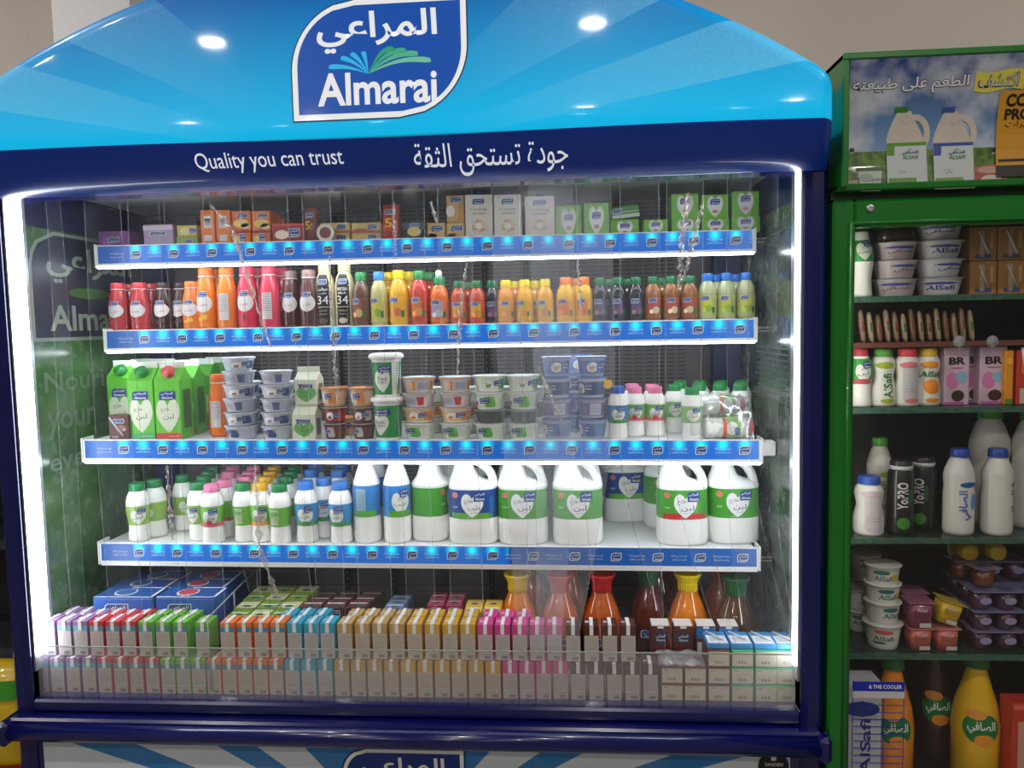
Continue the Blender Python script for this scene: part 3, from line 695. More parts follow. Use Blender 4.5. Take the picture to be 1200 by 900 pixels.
# tall tub
def tub(key, side):
    W, H = .086, .122; r = W/2; b = MB(); b.lathe([(r*.82, 0), (r*.84, .004), (r*.97, H*.86), (r*1.04, H*.86), (r*1.04, H*.9)], MILK, 24)
    R = rr([(r*.82, 0), (r*.84, .004), (r*.97, H*.86)]); l = sleeve(R, H*.05, H*.80, C((48, 146, 74), .35), .0005, 24); s = off(ringsurf(R), .0008)
    if side: l.rect(r*.62, H*.42, W*.30, H*.74, C((222, 226, 220)), s, 1, 4); hx = -r*.3
    else: l.rect(-r*.62, H*.42, W*.28, H*.74, C((222, 226, 220)), s, 1, 4); hx = r*.3
    for k in range(10): l.rect(r*.62 if side else -r*.62, H*(.7-.055*k), W*.2, .0012, GREYTXT, off(s, .0004), 1, 3)
    l.heart(hx, H*.36, W*.48, H*.52, PALE, off(s, .0004)); l.text('Fresh', hx, H*.42, W*.3, H*.09, DKTXT, off(s, .0008)); l.text('Yoghurt', hx, H*.33, W*.3, H*.08, DKTXT, off(s, .0008)); mark(l, hx+r*.15, H*.64, W*.42, H*.15, off(s, .001), outline=False)
    d = MB(); d.lathe([(r*1.14, H*.88), (r*1.16, H*.93), (r*1.1, H*.97), (r*.95, H), (0, H)], MILK, 24)
    kind(key, 'yogurt_tub', [('tub_body', b), ('label_band', l), ('lid', d)])
tub('tub1', True); tub('tub2', False)
# gable-top cartons
def gable(key, W, D, Hb, Hg, body, fincol, capc, heartc, band, small=False, rightprint=None):
    b = MB(); bm = C(body, .4); b.box(-W/2, W/2, -D/2, D/2, 0, Hb, bm, .001)
    v = [(-W/2, -D/2, Hb), (W/2, -D/2, Hb), (W/2, D/2, Hb), (-W/2, D/2, Hb), (-W/2*.98, 0, Hb+Hg), (W/2*.98, 0, Hb+Hg)]
    b.add(v, [(0, 1, 5, 4), (2, 3, 4, 5), (1, 2, 5), (3, 0, 4)], bm)
    f = MB(); f.box(-W/2*.98, W/2*.98, -.002, .002, Hb+Hg-.004, Hb+Hg+.017*(W/.08), C(fincol, .4), .0008)
    l = MB(); s = flat(-D/2-.0008); l.heart(0, Hb*.40, W*.88, Hb*.58, C(heartc), s); l.text('لبن' if not small else 'لبن', W*.02, Hb*.38, W*.4, Hb*.1, DKTXT, off(s, .0005)); l.text('طازج', -W*.1, Hb*.5, W*.34, Hb*.08, DKTXT, off(s, .0005))
    mark(l, 0, Hb*.74, W*.6, Hb*.15, off(s, .0008), outline=False)
    if band: l.rect(0, Hb*.055, W*.98, Hb*.1, C(band), s); l.text('كامل الدسم', W*.2, Hb*.05, W*.4, Hb*.04, WHITE, off(s, .0006))
    # side print
    sd = lambda y, z: (W/2+.0008, y, z)
    l.rect(0, Hb*.5, D*.6, Hb*.66, C([int(v*.62) for v in body]), sd, 1, 1)
    for k in range(12): l.rect(0, Hb*(.8-.05*k), D*.46, .0014, C([int(v*.36) for v in body]), lambda y, z: (W/2+.0012, y, z), 1, 1)
    if small: l.oval(-W*.25, Hb*.8, W*.24, Hb*.06, C((206, 90, 80)), s)
    ps = [('carton_body', b), ('top_seal', f), ('front_print', l)]
    if capc:
        c = MB(); a = math.atan2(D/2, Hg); cy, cz = -D/4, Hb+Hg*.5; nx = Vector((0, -math.cos(math.atan2(D/2, Hg)), math.sin(math.atan2(D/2, Hg))))
        c.tube([Vector((0, cy, cz)), Vector((0, cy, cz))+nx*.003, Vector((0, cy, cz))+nx*.015], W*.235, C(capc, .35), 20); ps.append(('screw_cap', c))
    kind(key, 'milk_carton', ps)
gable('g_green', .078, .072, .172, .036, (94, 190, 40), (226, 230, 222), (30, 140, 60), (214, 222, 196), (70, 176, 100)); gable('g_red', .078, .072, .172, .036, (94, 190, 40), (226, 230, 222), (220, 84, 84), (214, 222, 196), (206, 70, 66))
gable('g_plain', .078, .072, .172, .036, (80, 168, 40), (226, 230, 222), None, (200, 214, 180), (206, 70, 66))
gable('g_small', .066, .06, .072, .022, (222, 228, 206), (226, 232, 212), None, (110, 176, 96), None, True)
# straw drink brick
def brick(key, W, D, H, body, face, straw='strap', capband=None):
    b = MB(); b.box(-W/2, W/2, -D/2, D/2, 0, H, C(body, .38), .0012)
    l = MB(); s = flat(-D/2-.0007)
    l.rect(0, H*.37, W*.93, H*.70, C(face), s, 1, 1)
    for k in range(9): l.rect(0, H*(.66-.045*k), W*.78, H*.012, C((150, 142, 138)), off(s, .0004), 1, 1)
    l.rect(0, H*.2, W*.86, H*.006, C((110, 104, 104)), off(s, .0004), 1, 1)
    for k in range(9): l.rect(-W*.05+k*W*.045, H*.1, W*(.02 if k % 3 else .03), H*.09, C((70, 66, 70)), off(s, .0004), 1, 1)
    if capband: l.rect(W*.0, H*.80, W*.96, H*.14, C(capband), s, 1, 1)
    st = MB(); st.box(-W*.12, W*.12, -D/2-.0022, -D/2-.0004, H*.74, H+.001, WHITE); st.box(-W*.12, W*.12, -D/2-.0022, D/2, H-.0005, H+.0018, WHITE); 
    tp = lambda x, z: (x, z, H+.0007); l.rect(-W*.3, -D*.05, W*.22, D*.22, PALE, tp, 1, 1); l.rect(-W*.3, -D*.05, W*.1, D*.1, C((196, 60, 60)), lambda x, z: (x, z, H+.0011), 1, 1)
    kind(key, 'juice_carton', [('carton_body', b), ('back_print', l), ('straw_sleeve', st)])
BW, BD, BH = .0395, .052, .098
BR_ = {'lilac': ((150, 110, 160), (198, 188, 186), (96, 170, 190)), 'red': ((206, 44, 44), (198, 186, 180), (70, 150, 170)), 'green': ((110, 184, 40), (198, 190, 180), (70, 150, 160)), 'orange': ((232, 120, 40), (202, 190, 178), (60, 140, 165)),
       'cyan': ((34, 166, 196), (196, 188, 186), None), 'tan': ((196, 156, 84), (200, 188, 176), None), 'gold': ((214, 164, 38), (200, 188, 174), None), 'pink': ((214, 60, 144), (198, 188, 186), None), 'brown': ((84, 36, 28), (200, 190, 184), None)}
for k, (c1, c2, c3) in BR_.items(): brick('b_'+k, BW, BD, BH, c1, c2, capband=c3)
# simple printed boxes
def pack(key, W, D, H, col, design=None, name='carton_box', rad=.0015, topd=None, parts=None):
    b = MB(); b.box(-W/2, W/2, -D/2, D/2, 0, H, C(col, .4), rad); l = MB()
    if design: design(l, flat(-D/2-.0007), W, H)
    if topd: topd(l, lambda x, z: (x, z, H+.0007), W, D)
    kind(key, name, [('box_body', b)]+([('printed_face', l)] if l.v else [])+(parts or []))
#@@PLACE
def sput(key, px, k, Y, label, cat, group=None, rz=0., dz=0., ref=.06, **kw):
    X = Xat(px, Y, SH[k][0]+dz+ref); return put(key, (X, Y, ssz(k, X)+dz+.0006), label, cat, group, rz=rz, **kw)
# ---- shelf 1: cheese, cream and butter boxes
def dlogo(fx, fz, fw, fh, extra=None, heart=None, txt=None):
    def f(l, s, W, H):
        if extra:
            for (kind_, x, z, w_, h_, c) in extra:
                (l.oval if kind_ == 'o' else l.rect)(x*W, z*H, w_*W, h_*H, C(c), s)
        if heart: l.heart(heart[0]*W, heart[1]*H, heart[2]*W, heart[3]*H, C((206, 220, 170)), off(s, .0002)); l.heart(heart[0]*W, heart[1]*H, heart[2]*W*.86, heart[3]*H*.86, WHITE, off(s, .0004)); l.oval(heart[0]*W, (heart[1]-.2)*H, heart[2]*W*.35, heart[3]*H*.16, C((196, 150, 110)), off(s, .0006))
        if fw: mark(l, fx*W, fz*H, fw*W, fh*H, off(s, .0007))
        if txt:
            for t, x, z, w_, h_, c in txt: l.text(t, x*W, z*H, w_*W, h_*H, C(c), off(s, .0009), .01)
    return f
def shelfbox(key, x0, x1, ytop, Y, k, D, col, label, cat, group=None, design=None, zb=None, rz=0., name='carton_box', topd=None):
    """a box whose front face spans pixel x0..x1 at depth Y and whose top reads at ytop"""
    xm = (x0+x1)/2; zs = zb if zb is not None else ssz(k, Xat(xm, Y, SH[k][0]))+.0006
    zt = Zat(xm, ytop, Y); X0 = Xat(x0, Y, (zs+zt)/2); X1 = Xat(x1, Y, (zs+zt)/2)
    pack(key, X1-X0-.0015, D, zt-zs, col, design, name, topd=topd)
    put(key, ((X0+X1)/2, Y+D/2, zs), label, cat, group, rz=rz); return zt+.0006
OR = (232, 120, 34)
t = shelfbox('s1a', 115, 152, 271, .36, 1, .09, (122, 66, 130), 'purple foil cheese pack at the far end of the top shelf', 'cheese pack', design=dlogo(0, .5, .34, .3, [('o', -.2, .4, .4, .5, (160, 100, 170))]))
shelfbox('s1b', 168, 203, 263, .37, 1, .08, (176, 150, 178), 'pale lilac cheese box on the top shelf beside the purple pack', 'cheese box', design=dlogo(0, .6, .5, .14, [('r', 0, .85, 1, .2, (214, 196, 214))]))
t = shelfbox('s1c', 206, 232, 277, .38, 1, .07, (150, 176, 80), 'green and cream cheese pack beneath a yellow one on the top shelf', 'cheese pack', design=dlogo(.1, .5, .3, .3))
shelfbox('s1d', 207, 231, 264, .38, 1, .07, (224, 196, 60), 'yellow sliced cheese pack lying on a green one on the top shelf', 'cheese pack', design=dlogo(.3, .5, .34, .5, [('o', -.1, .45, .5, .7, (236, 220, 150))]), zb=t)
for i, (x0, x1) in enumerate(((235, 252), (253, 270))):
    shelfbox('s1e%d' % i, x0, x1, 246, .345, 1, .07, OR, 'tall orange cheese box with a barcode label, %s of the two on the top shelf' % ('left' if i == 0 else 'right'), 'cheese box', 'tall orange cheese boxes', dlogo(0, 0, 0, 0, [('r', 0, .66, .56, .34, (220, 214, 210)), ('r', 0, .2, .56, .18, (220, 214, 210)), ('r', 0, .72, .4, .05, (90, 86, 86)), ('r', 0, .66, .4, .03, (90, 86, 86)), ('r', 0, .6, .4, .03, (90, 86, 86))]))
lo = dlogo(.05, .5, .3, .5, [('o', -.25, .4, .36, .5, (240, 206, 110)), ('r', 0, .9, 1, .16, (160, 40, 40))])
t1 = shelfbox('s1f', 272, 294, 270, .35, 1, .09, OR, 'flat orange sliced cheese box at the bottom of the pile, beside the tall orange boxes', 'cheese box', 'flat orange cheese boxes', lo)
t2 = shelfbox('s1g', 295, 317, 270, .35, 1, .09, OR, 'flat orange sliced cheese box at the bottom of the pile, beside the dark red pack', 'cheese box', 'flat orange cheese boxes', lo)
up = dlogo(.1, .74, .5, .22, [('o', 0, .35, .8, .45, (244, 204, 100)), ('o', .2, .2, .5, .3, (250, 226, 150))])
shelfbox('s1h', 271, 294, 247, .352, 1, .09, OR, 'orange cheese box on top of the pile, beside the tall orange boxes', 'cheese box', 'flat orange cheese boxes', up, zb=t1)
shelfbox('s1i', 295, 317, 247, .352, 1, .09, OR, 'orange cheese box on top of the pile, beside the dark red pack', 'cheese box', 'flat orange cheese boxes', up, zb=t2)
for i in range(3):
    shelfbox('s1j%d' % i, 319+5*i, 323.5+5*i, 250+3*i, .40+.0*i, 1, .07, (200, 96, 36), 'thin orange cheese box standing on edge behind the dark red pack, %s' % ordn(i, 3), 'cheese box', 'thin orange boxes on edge')
shelfbox('s1k', 319, 356, 262, .325, 1, .07, (158, 32, 44), 'dark red sliced cheese pack on the top shelf', 'cheese pack', design=dlogo(.2, .5, .34, .4, [('o', -.2, .42, .44, .5, (240, 220, 190)), ('r', 0, .95, 1, .1, (206, 60, 60))]))
def pouch(key, px, W, H, col, fig):
    b = MB(); r = W/2
    b.rings([(0, 0, 0, r*.8, .02, 3), (0, 0, .008, r, .028, 3), (0, 0, H*.5, r*.96, .024, 3), (0, 0, H*.86, r*.9, .008, 3), (0, 0, H*.9, r*.9, .003, 4), (0, 0, H, r*.9, .003, 4)], C(col, .3, .4), 20)
    l = MB(); s = flat(-.0285); mark(l, 0, H*.78, W*.5, H*.13, lambda x, z: (x, -.018, z)); l.text(fig, -W*.06, H*.48, W*.4, H*.24, C((250, 190, 40)), s, .03); l.text('+', W*.24, H*.5, W*.14, H*.1, C((250, 190, 40)), s, .03)
    kind(key, 'cheese_pouch', [('pouch_body', b), ('front_print', l)])
pouch('pch1', 0, .04, .105, (140, 58, 40), '5'); pouch('pch2', 0, .056, .108, (196, 66, 48), '5')
sput('pch1', 365, 1, .37, 'brown-orange cheese snack pouch numbered five, standing beside the dark red pack', 'pouch', 'snack cheese pouches')
sput('pch2', 459, 1, .37, 'wide red-orange cheese snack pouch numbered five, standing beside the triangle cheese', 'pouch', 'snack cheese pouches')
b = MB(); b.lathe([(.026, 0), (.026, .016), (0, .016)], C((226, 214, 196)), 24); l = MB(); l.oval(0, 0, .034, .034, C((120, 50, 40)), lambda x, z: (x, z, .0166)); kind('round', 'round_cheese_box', [('box_body', b), ('lid_print', l)])
X = Xat(385, .352, 1.84); put('round', (X, .338, ssz(1, X)+.026), 'small round cheese box standing on edge in front of the yellow boxes', 'cheese box', rx=PI/2)
yl = dlogo(.22, .55, .3, .5, [('r', 0, .12, 1, .2, (206, 90, 40)), ('o', -.2, .3, .5, .3, (220, 110, 60))])
for i, (x0, x1, w_) in enumerate(((375, 410, 'the brown pouch'), (412, 446, 'the red pouch'))):
    t = shelfbox('s1y%d' % i, x0, x1, 273, .375, 1, .08, (240, 206, 110), 'long yellow cheese box beside %s, bottom of two' % w_, 'cheese box', 'long yellow cheese boxes', yl)
    shelfbox('s1z%d' % i, x0, x1, 261, .375, 1, .08, (240, 210, 120), 'long yellow cheese box beside %s, top of two' % w_, 'cheese box', 'long yellow cheese boxes', yl, zb=t)
# triangle portion pack
b = MB(); b.add([(-.036, -.02, .05), (.036, -.02, .05), (.012, -.02, 0), (-.012, -.02, 0), (-.036, .02, .05), (.036, .02, .05), (.012, .02, 0), (-.012, .02, 0)], [(0, 3, 2, 1), (4, 5, 6, 7), (0, 1, 5, 4), (1, 2, 6, 5), (2, 3, 7, 6), (3, 0, 4, 7)], C((26, 52, 66), .3, .4))
l = MB(); s = flat(-.0207); l.oval(0, .024, .04, .028, C((230, 206, 120)), s); mark(l, .002, .042, .026, .011, off(s, .0005)); kind('tri', 'cheese_pack', [('pack_body', b), ('front_print', l)])
X = Xat(487, .36, 1.84); put('tri', (X, .36, ssz(1, X)+.0006), 'dark blue tapered cheese pack between the red pouch and the gold boxes', 'cheese pack')
gd = dlogo(.06, .66, .6, .34, [('r', 0, .5, .9, .9, (226, 190, 110)), ('o', -.2, .2, .5, .4, (240, 232, 214)), ('o', -.2, .2, .25, .2, (206, 140, 80))])
t = shelfbox('s1q', 500, 522, 261, .36, 1, .07, (216, 172, 90), 'small gold cream box on the shelf beside the blue cheese pack', 'cream box', 'gold cream boxes', gd)
t = shelfbox('s1r', 523, 545, 261, .36, 1, .07, (216, 172, 90), 'small gold cream box underneath the taller gold box', 'cream box', 'gold cream boxes', gd)
shelfbox('s1s', 523, 544, 229, .36, 1, .06, (214, 166, 84), 'taller gold cream box standing on another gold box', 'cream box', 'gold cream boxes', dlogo(.05, .84, .6, .2, [('o', -.28, .42, .5, .44, (240, 232, 214)), ('r', .3, .5, .3, .9, (196, 150, 70))]), zb=t)
def cream(l, s, W, H):
    mark(l, 0, H*.84, W*.44, H*.13, off(s, .0004)); l.text('Cooking', 0, H*.66, W*.62, H*.08, C((96, 92, 84)), s); l.text('cream', 0, H*.57, W*.48, H*.05, C((96, 92, 84)), s)
    for k in range(11):
        a = k*.62; l.oval(W*.2*math.cos(a), H*.28+H*.12*math.sin(a), W*.13, H*.06, C([(206, 160, 110), (226, 206, 170), (214, 190, 120)][k % 3]), off(s, .0003+.0001*k))
    l.oval(0, H*.28, W*.24, H*.12, C((246, 236, 214)), off(s, .002))
for i, (x0, x1, yt) in enumerate(((545, 577, 228), (579, 611, 228), (615, 650, 230))):
    shelfbox('crm%d' % i, x0, x1, yt, .345, 1, .06, (226, 218, 200), 'white cooking cream carton on the top shelf, %s' % ordn(i, 3), 'cream carton', 'white cooking cream cartons', cream, name='cream_carton')
    X = Xat((x0+x1)/2, .39, 1.95); b = MB(); b.lathe([(.012, 0), (.012, .012), (0, .013)], BC_ if False else C((50, 90, 160)), 14); kind('cc%d' % i, 'screw_cap', [('cap', b)])
    cap_o = obj('screw_cap', KINDS['cc%d' % i][1][0][1]); own = [o for o in COL.objects if o.name.startswith('cream_carton')][-1]; cap_o.parent = own; cap_o.location = (0, .012, Zat((x0+x1)/2, yt, .345)-ssz(1, X)-.001)
GB = (112, 186, 48); bl = lambda hh=.9: dlogo(0, .62, .34, .2, None, (0, .48, .62, hh))
shelfbox('bt1', 651, 682, 241, .36, 1, .07, GB, 'green butter box with white heart, beside the cream cartons', 'butter box', 'green butter boxes', bl())
shelfbox('bt2', 684, 714, 238, .35, 1, .07, GB, 'tall green butter box with white heart, second from the cream cartons', 'butter box', 'green butter boxes', bl())
t = shelfbox('bt3', 716, 749, 257, .35, 1, .07, GB, 'green butter box with another tipped on top of it', 'butter box', 'green butter boxes', dlogo(0, .6, .34, .3, None, (0, .4, .6, 1.0)))
pack('bt4', .078, .06, .034, (70, 130, 40), dlogo(-.3, .6, .3, .4, [('r', 0, .15, 1, .3, (190, 210, 180)), ('r', 0, .5, 1, .06, (206, 220, 190))])); X = Xat(733, .38, 1.9); put('bt4', (X, .385, t+.0045), 'dark green butter box tipped on top of another', 'butter box', ry=-.10)
for i, (x0, x1) in enumerate(((754, 783), (787, 820), (822, 855), (857, 891))):
    t = shelfbox('bu%d' % i, x0, x1, [257, 256, 256, 253][i], .345, 1, .075, GB, 'green butter box with heart in the bottom row, %s' % ordn(i, 4), 'butter box', 'green butter boxes', dlogo(0, .66, .36, .3, None, (0, .46, .62, 1.0)))
    if i: shelfbox('bv%d' % i, x0-1+i*.5, x1-1, [0, 227, 228, 224][i], .355, 1, .075, GB, 'green butter box with heart in the upper row, %s' % ordn(i-1, 3), 'butter box', 'green butter boxes', dlogo(0, .7, .36, .24, None, (0, .5, .62, .92)), zb=t)
# extra butter boxes right at the back of the row
# ---- shelf 2: drinks
Y2 = .385
seq = [('fl_red', 140, .0, 'small red flavoured milk bottle with an oval label, nearest the end of its shelf', 'milk bottle'), ('fl_red', 165, .0, 'small red flavoured milk bottle, second from the end of its shelf', 'milk bottle'),
       ('fl_brown', 193, .02, 'small dark brown milk bottle beside the red ones', 'milk bottle'), ('fl_brown', 213, .045, 'small dark brown milk bottle behind the small orange one', 'milk bottle'), ('fl_orange_s', 226, -.0, 'small orange milk bottle in front of the tall orange ones', 'milk bottle'),
       ('fl_orange', 243, .005, 'tall orange mango milk bottle with its oval label to the front', 'milk bottle'), ('fl_orangeb', 267, .005, 'tall orange mango milk bottle showing its barcode side', 'milk bottle'),
       ('fl_pink', 291, .005, 'tall pink strawberry milk bottle with an oval label', 'milk bottle'), ('fl_pinkb', 317, .005, 'tall pink-red strawberry milk bottle showing its back label', 'milk bottle'),
       ('fl_choc', 342, .02, 'brown chocolate milk bottle next to the pink ones', 'milk bottle'), ('fl_choc', 363, -.01, 'brown chocolate milk bottle next to the cream protein shake', 'milk bottle')]
for k, px, dy, lab, cat in seq: sput(k, px, 2, Y2+dy, lab, cat, 'flavoured milk bottles')
for k, px, lab in (('fl_redb', 153, 'red milk bottle in the back row behind the small red ones'), ('fl_redb', 178, 'red milk bottle at the back, beside the dark brown one'), ('fl_pink', 332, 'pink milk bottle at the back, peeping out beside the chocolate milk'), ('fl_orange', 256, 'orange milk bottle in the back row'), ('fl_pink', 303, 'pink milk bottle at the back between the two front pink ones')): sput(k, px, 2, Y2+.072, lab, 'milk bottle', 'flavoured milk bottles')
sput('prot1', 382, 2, Y2, 'cream protein shake bottle with a black 34 label in Arabic', 'shake bottle', 'protein shakes'); sput('prot2', 405, 2, Y2, 'cream protein shake bottle with a black 34 label in English', 'shake bottle', 'protein shakes')
jq = [('j_peach', 424, 'brown peach juice bottle with green cap'), ('j_lemon_t', 445, 'pale lemon juice bottle with bright blue cap, beside the mango juice'), ('j_mango_t', 468, 'wide yellow mango juice bottle with big yellow cap'), ('j_cocktail_t', 492, 'red-orange cocktail juice bottle with green cap'),
      ('j_sport', 515, 'orange drink bottle with a green and white sport cap'), ('j_fruit', 538, 'small red-orange juice bottle next to the sport-cap bottle'), ('j_fruit', 559, 'small red-orange juice bottle next to the dark grape juice'), ('j_grape', 577, 'dark grape juice bottle beside the yellow-capped ones'),
      ('j_orange', 593, 'orange juice bottle with yellow cap, first after the dark grape'), ('j_mango', 615, 'yellow juice bottle with yellow cap, second of the yellow-capped'), ('j_mango', 639, 'yellow juice bottle with yellow cap, third of the yellow-capped'), ('j_carrot', 663, 'yellow juice bottle with an orange cap, facing front'), ('j_carrot', 684, 'yellow juice bottle with an orange cap, half behind the strip glare'),
      ('j_grape', 703, 'dark grape juice bottle next to the orange caps'), ('j_grape', 724, 'dark grape juice bottle, middle one of three'), ('j_grape', 745, 'dark grape juice bottle next to the apple juice'),
      ('j_apple', 765, 'amber apple juice bottle next to the grape juice'), ('j_apple', 786, 'amber apple juice bottle, middle one of three'), ('j_apple', 808, 'amber apple juice bottle next to the lemon juice'),
      ('j_lemon', 829, 'clear lemon juice bottle with blue cap next to the apple juice'), ('j_lemon', 851, 'clear lemon juice bottle with blue cap, middle one of three'), ('j_lemon', 874, 'clear lemon juice bottle with blue cap at the shelf end')]
for i, (k, px, lab) in enumerate(jq): sput(k, px, 2, Y2-.01+(.012 if px == 577 else 0), lab, 'juice bottle', 'small juice bottles', rz=((i*37) % 9-4)*.05)
for k, px, lab in (('j_mango_t', 480, 'mango juice bottle at the back behind the red cocktail juice'), ('j_mango_t', 456, 'mango juice bottle at the back between blue and yellow caps'), ('j_orange', 604, 'yellow-capped juice bottle at the back, beside the first'), ('j_mango', 627, 'yellow-capped juice bottle at the back, beside the second'), ('j_carrot', 674, 'orange-capped bottle at the back'), ('j_grape', 714, 'grape juice bottle in the back row, nearer the orange caps'), ('j_grape', 735, 'grape juice bottle in the back row, nearer the apple juice'), ('j_apple', 776, 'apple juice bottle at the back, nearer the grape'), ('j_apple', 797, 'apple juice bottle at the back, nearer the lemon'), ('j_lemon', 840, 'lemon juice bottle at the back, nearer the apple'), ('j_lemon', 862, 'lemon juice bottle at the back, nearer the shelf end'), ('j_fruit', 549, 'red-orange juice bottle in the back row'), ('j_cocktail_t', 504, 'red cocktail juice bottle in the back row')):
    sput(k, px, 2, Y2+.062, lab, 'juice bottle', 'small juice bottles')
# ---- shelf 3
sput('g_green', 174, 3, .262, 'green buttermilk carton with green screw cap in the front row', 'milk carton', 'green gable-top cartons', rz=.0)
sput('g_green', 150, 3, .36, 'green buttermilk carton with green cap at the side, behind the small brown drink', 'milk carton', 'green gable-top cartons', rz=-.05)
sput('g_red', 205, 3, .262, 'green buttermilk carton with a pale red screw cap', 'milk carton', 'green gable-top cartons', rz=.0)
for i, (px, Y) in enumerate(((222, .36), (240, .46), (257, .56), (195, .46), (170, .46))):
    sput('g_plain', px, 3, Y, ['green carton directly behind the red-capped one, side panel showing', 'green carton third in line behind the red-capped one', 'green carton farthest back, behind the orange bottle', 'green carton at the back behind the front pair', 'green carton at the back near the side wall'][i], 'milk carton', 'green gable-top cartons')
pack('chocdrink', .058, .04, .072, (92, 50, 42), dlogo(0, .75, .5, .16, [('o', .1, .45, .5, .3, (150, 110, 96)), ('o', .25, .4, .14, .12, (230, 220, 210))], txt=[('100', -.2, .12, .3, .08, (220, 210, 200))]), name='juice_carton')
m = MB(); m.tube([(-.026, -.0225, .066), (.012, -.0225, .012)], .0028, C((200, 210, 224), .3), 8); KINDS['chocdrink'][1].append(('drinking_straw', m.build('drinking_straw'), None))
sput('chocdrink', 143, 3, .235, 'small brown chocolate drink carton with a straw across its front', 'drink carton', rz=.1)
flav('fl_orange3', (238, 118, 20), (238, 108, 20), (236, 170, 120), .186, .062, True)
sput('fl_orange3', 258, 3, .30, 'orange flavoured milk bottle between the green cartons and the cream tubs', 'milk bottle')
def stack(keys, px, k, Y, hs, what, cat, grp, rz=0.):
    X = Xat(px, Y, SH[k][0]+.05); z = ssz(k, X)+.0006; n = len(keys)
    for i, (key, h) in enumerate(zip(keys, hs)):
        pos = 'lowest' if i == 0 else 'topmost' if i == n-1 else ['', 'second up', 'third up', 'fourth up', 'fifth up', 'sixth up'][i]
        put(key, (X, Y, z), '%s, %s in its stack' % (what, pos), cat, grp, rz=rz+((i*53) % 7-3)*.25); z += h
cr = ['c_cream', 'c_cream', 'c_creamb', 'c_cream', 'c_creamb', 'c_cream']
stack(cr, 283, 3, .252, [.0395]*6, 'round white cream cheese tub beside the orange bottle', 'cheese tub', 'white cream cheese tubs')
stack(cr[:5], 326, 3, .252, [.0395]*5, 'round white cream cheese tub beside the small white cartons', 'cheese tub', 'white cream cheese tubs')
X = Xat(360, .24, 1.3); z = ssz(3, X)+.0006
put('g_small', (X, .24, z), 'small cream-coloured gable carton standing on the shelf, lower of two', 'small carton', 'small gable cartons')
pack('smallbase', .066, .058, .008, (140, 100, 90)); 
put('g_small', (X+.003, .262, z+.0985), 'small cream-coloured gable carton stacked on another one', 'small carton', 'small gable cartons')
p3 = [('c_pud_b', 393, 'the small carton'), ('c_pud_b', 426, 'the tall tub')]
for i, (kk, px, w_) in enumerate(p3):
    stack(['c_pud_b', 'c_pud_r' if i == 0 else 'c_pud_b', 'c_caramel'], px, 3, .245, [.0465, .048, .0465], 'small pudding cup beside %s' % w_, 'pudding cup', 'pudding cups')
sput('c_caramel', 404, 3, .34, 'caramel dessert cup at the back, on nothing but the shelf', 'dessert cup') if False else None
stack(['tub2', 'tub1'], 455, 3, .245, [.1225, .1225], 'tall white and green yoghurt tub in the middle of the shelf', 'yoghurt tub', 'tall yoghurt tubs')
stack(['c_green', 'c_orange2', 'c_red', 'c_orange'], 492, 3, .255, [.047, .044, .041, .044], 'fruit yoghurt tub beside the tall tubs', 'yoghurt tub', 'fruit yoghurt tubs')
stack(['c_green', 'c_orange2', 'c_red', 'c_orange'], 535, 3, .255, [.047, .044, .041, .044], 'fruit yoghurt tub beside the labneh', 'yoghurt tub', 'fruit yoghurt tubs')
stack(['c_green', 'c_clear', 'c_greenred', 'c_green'], 575, 3, .25, [.047, .037, .051, .047], 'green labneh tub beside the fruit yoghurt', 'labneh tub', 'green labneh tubs')
stack(['c_green', 'c_clear', 'c_greenred', 'c_green'], 614, 3, .25, [.047, .037, .051, .047], 'green labneh tub beside the blue tubs', 'labneh tub', 'green labneh tubs')
stack(['c_blue', 'c_blue3', 'c_blue2', 'c_blue'], 653, 3, .25, [.059, .057, .059, .059], 'blue Greek yoghurt cup beside the labneh', 'yoghurt cup', 'blue yoghurt cups')
stack(['c_blue', 'c_blue3', 'c_blue2', 'c_blue'], 694, 3, .25, [.059, .057, .059, .059], 'blue Greek yoghurt cup beside the blue-capped bottle', 'yoghurt cup', 'blue yoghurt cups')
stack(['c_blue', 'c_blue3', 'c_blue2', 'c_blue'], 678, 3, .40, [.059, .057, .059, .059], 'blue yoghurt cup seen between the two front blue stacks', 'yoghurt cup', 'blue yoghurt cups')
for i, (px, w_) in enumerate(((290, 'the first'), (330, 'the second'))): stack(cr[:4], px, 3, .37, [.0395]*4, 'white cream cheese tub behind %s front stack' % w_, 'cheese tub', 'white cream cheese tubs')
for i, px in enumerate((503, 545, 583, 622)): stack(['c_green', 'c_orange2' if i < 2 else 'c_clear', 'c_green'], px, 3, .375, [.047, .045, .047], 'yoghurt tub of the %s back-row pile past the tall tubs' % ['first', 'second', 'third', 'fourth'][i], 'yoghurt tub', 'back-row yoghurt tubs')
sput('c_caramel', 408, 3, .33, 'caramel dessert cup behind the front pudding cups', 'dessert cup')
sput('y_blue', 724, 3, .245, 'small yoghurt drink bottle with blue cap beside the blue cups', 'yoghurt drink', 'yoghurt drink bottles')
for px, Y, l_ in ((744, .30, 'pink-capped yoghurt drink next to the blue-capped one, in front'), (768, .30, 'pink-capped yoghurt drink nearer the green caps, in front'), (741, .40, 'pink-capped yoghurt drink behind the first pink one'), (764, .38, 'pink-capped yoghurt drink behind the second pink one')): sput('y_pink', px, 3, Y, l_, 'yoghurt drink', 'yoghurt drink bottles')
sput('y_green', 811, 3, .245, 'green-capped laban bottle in front of the wrapped group, wound in clear film', 'laban bottle', 'small laban bottles')
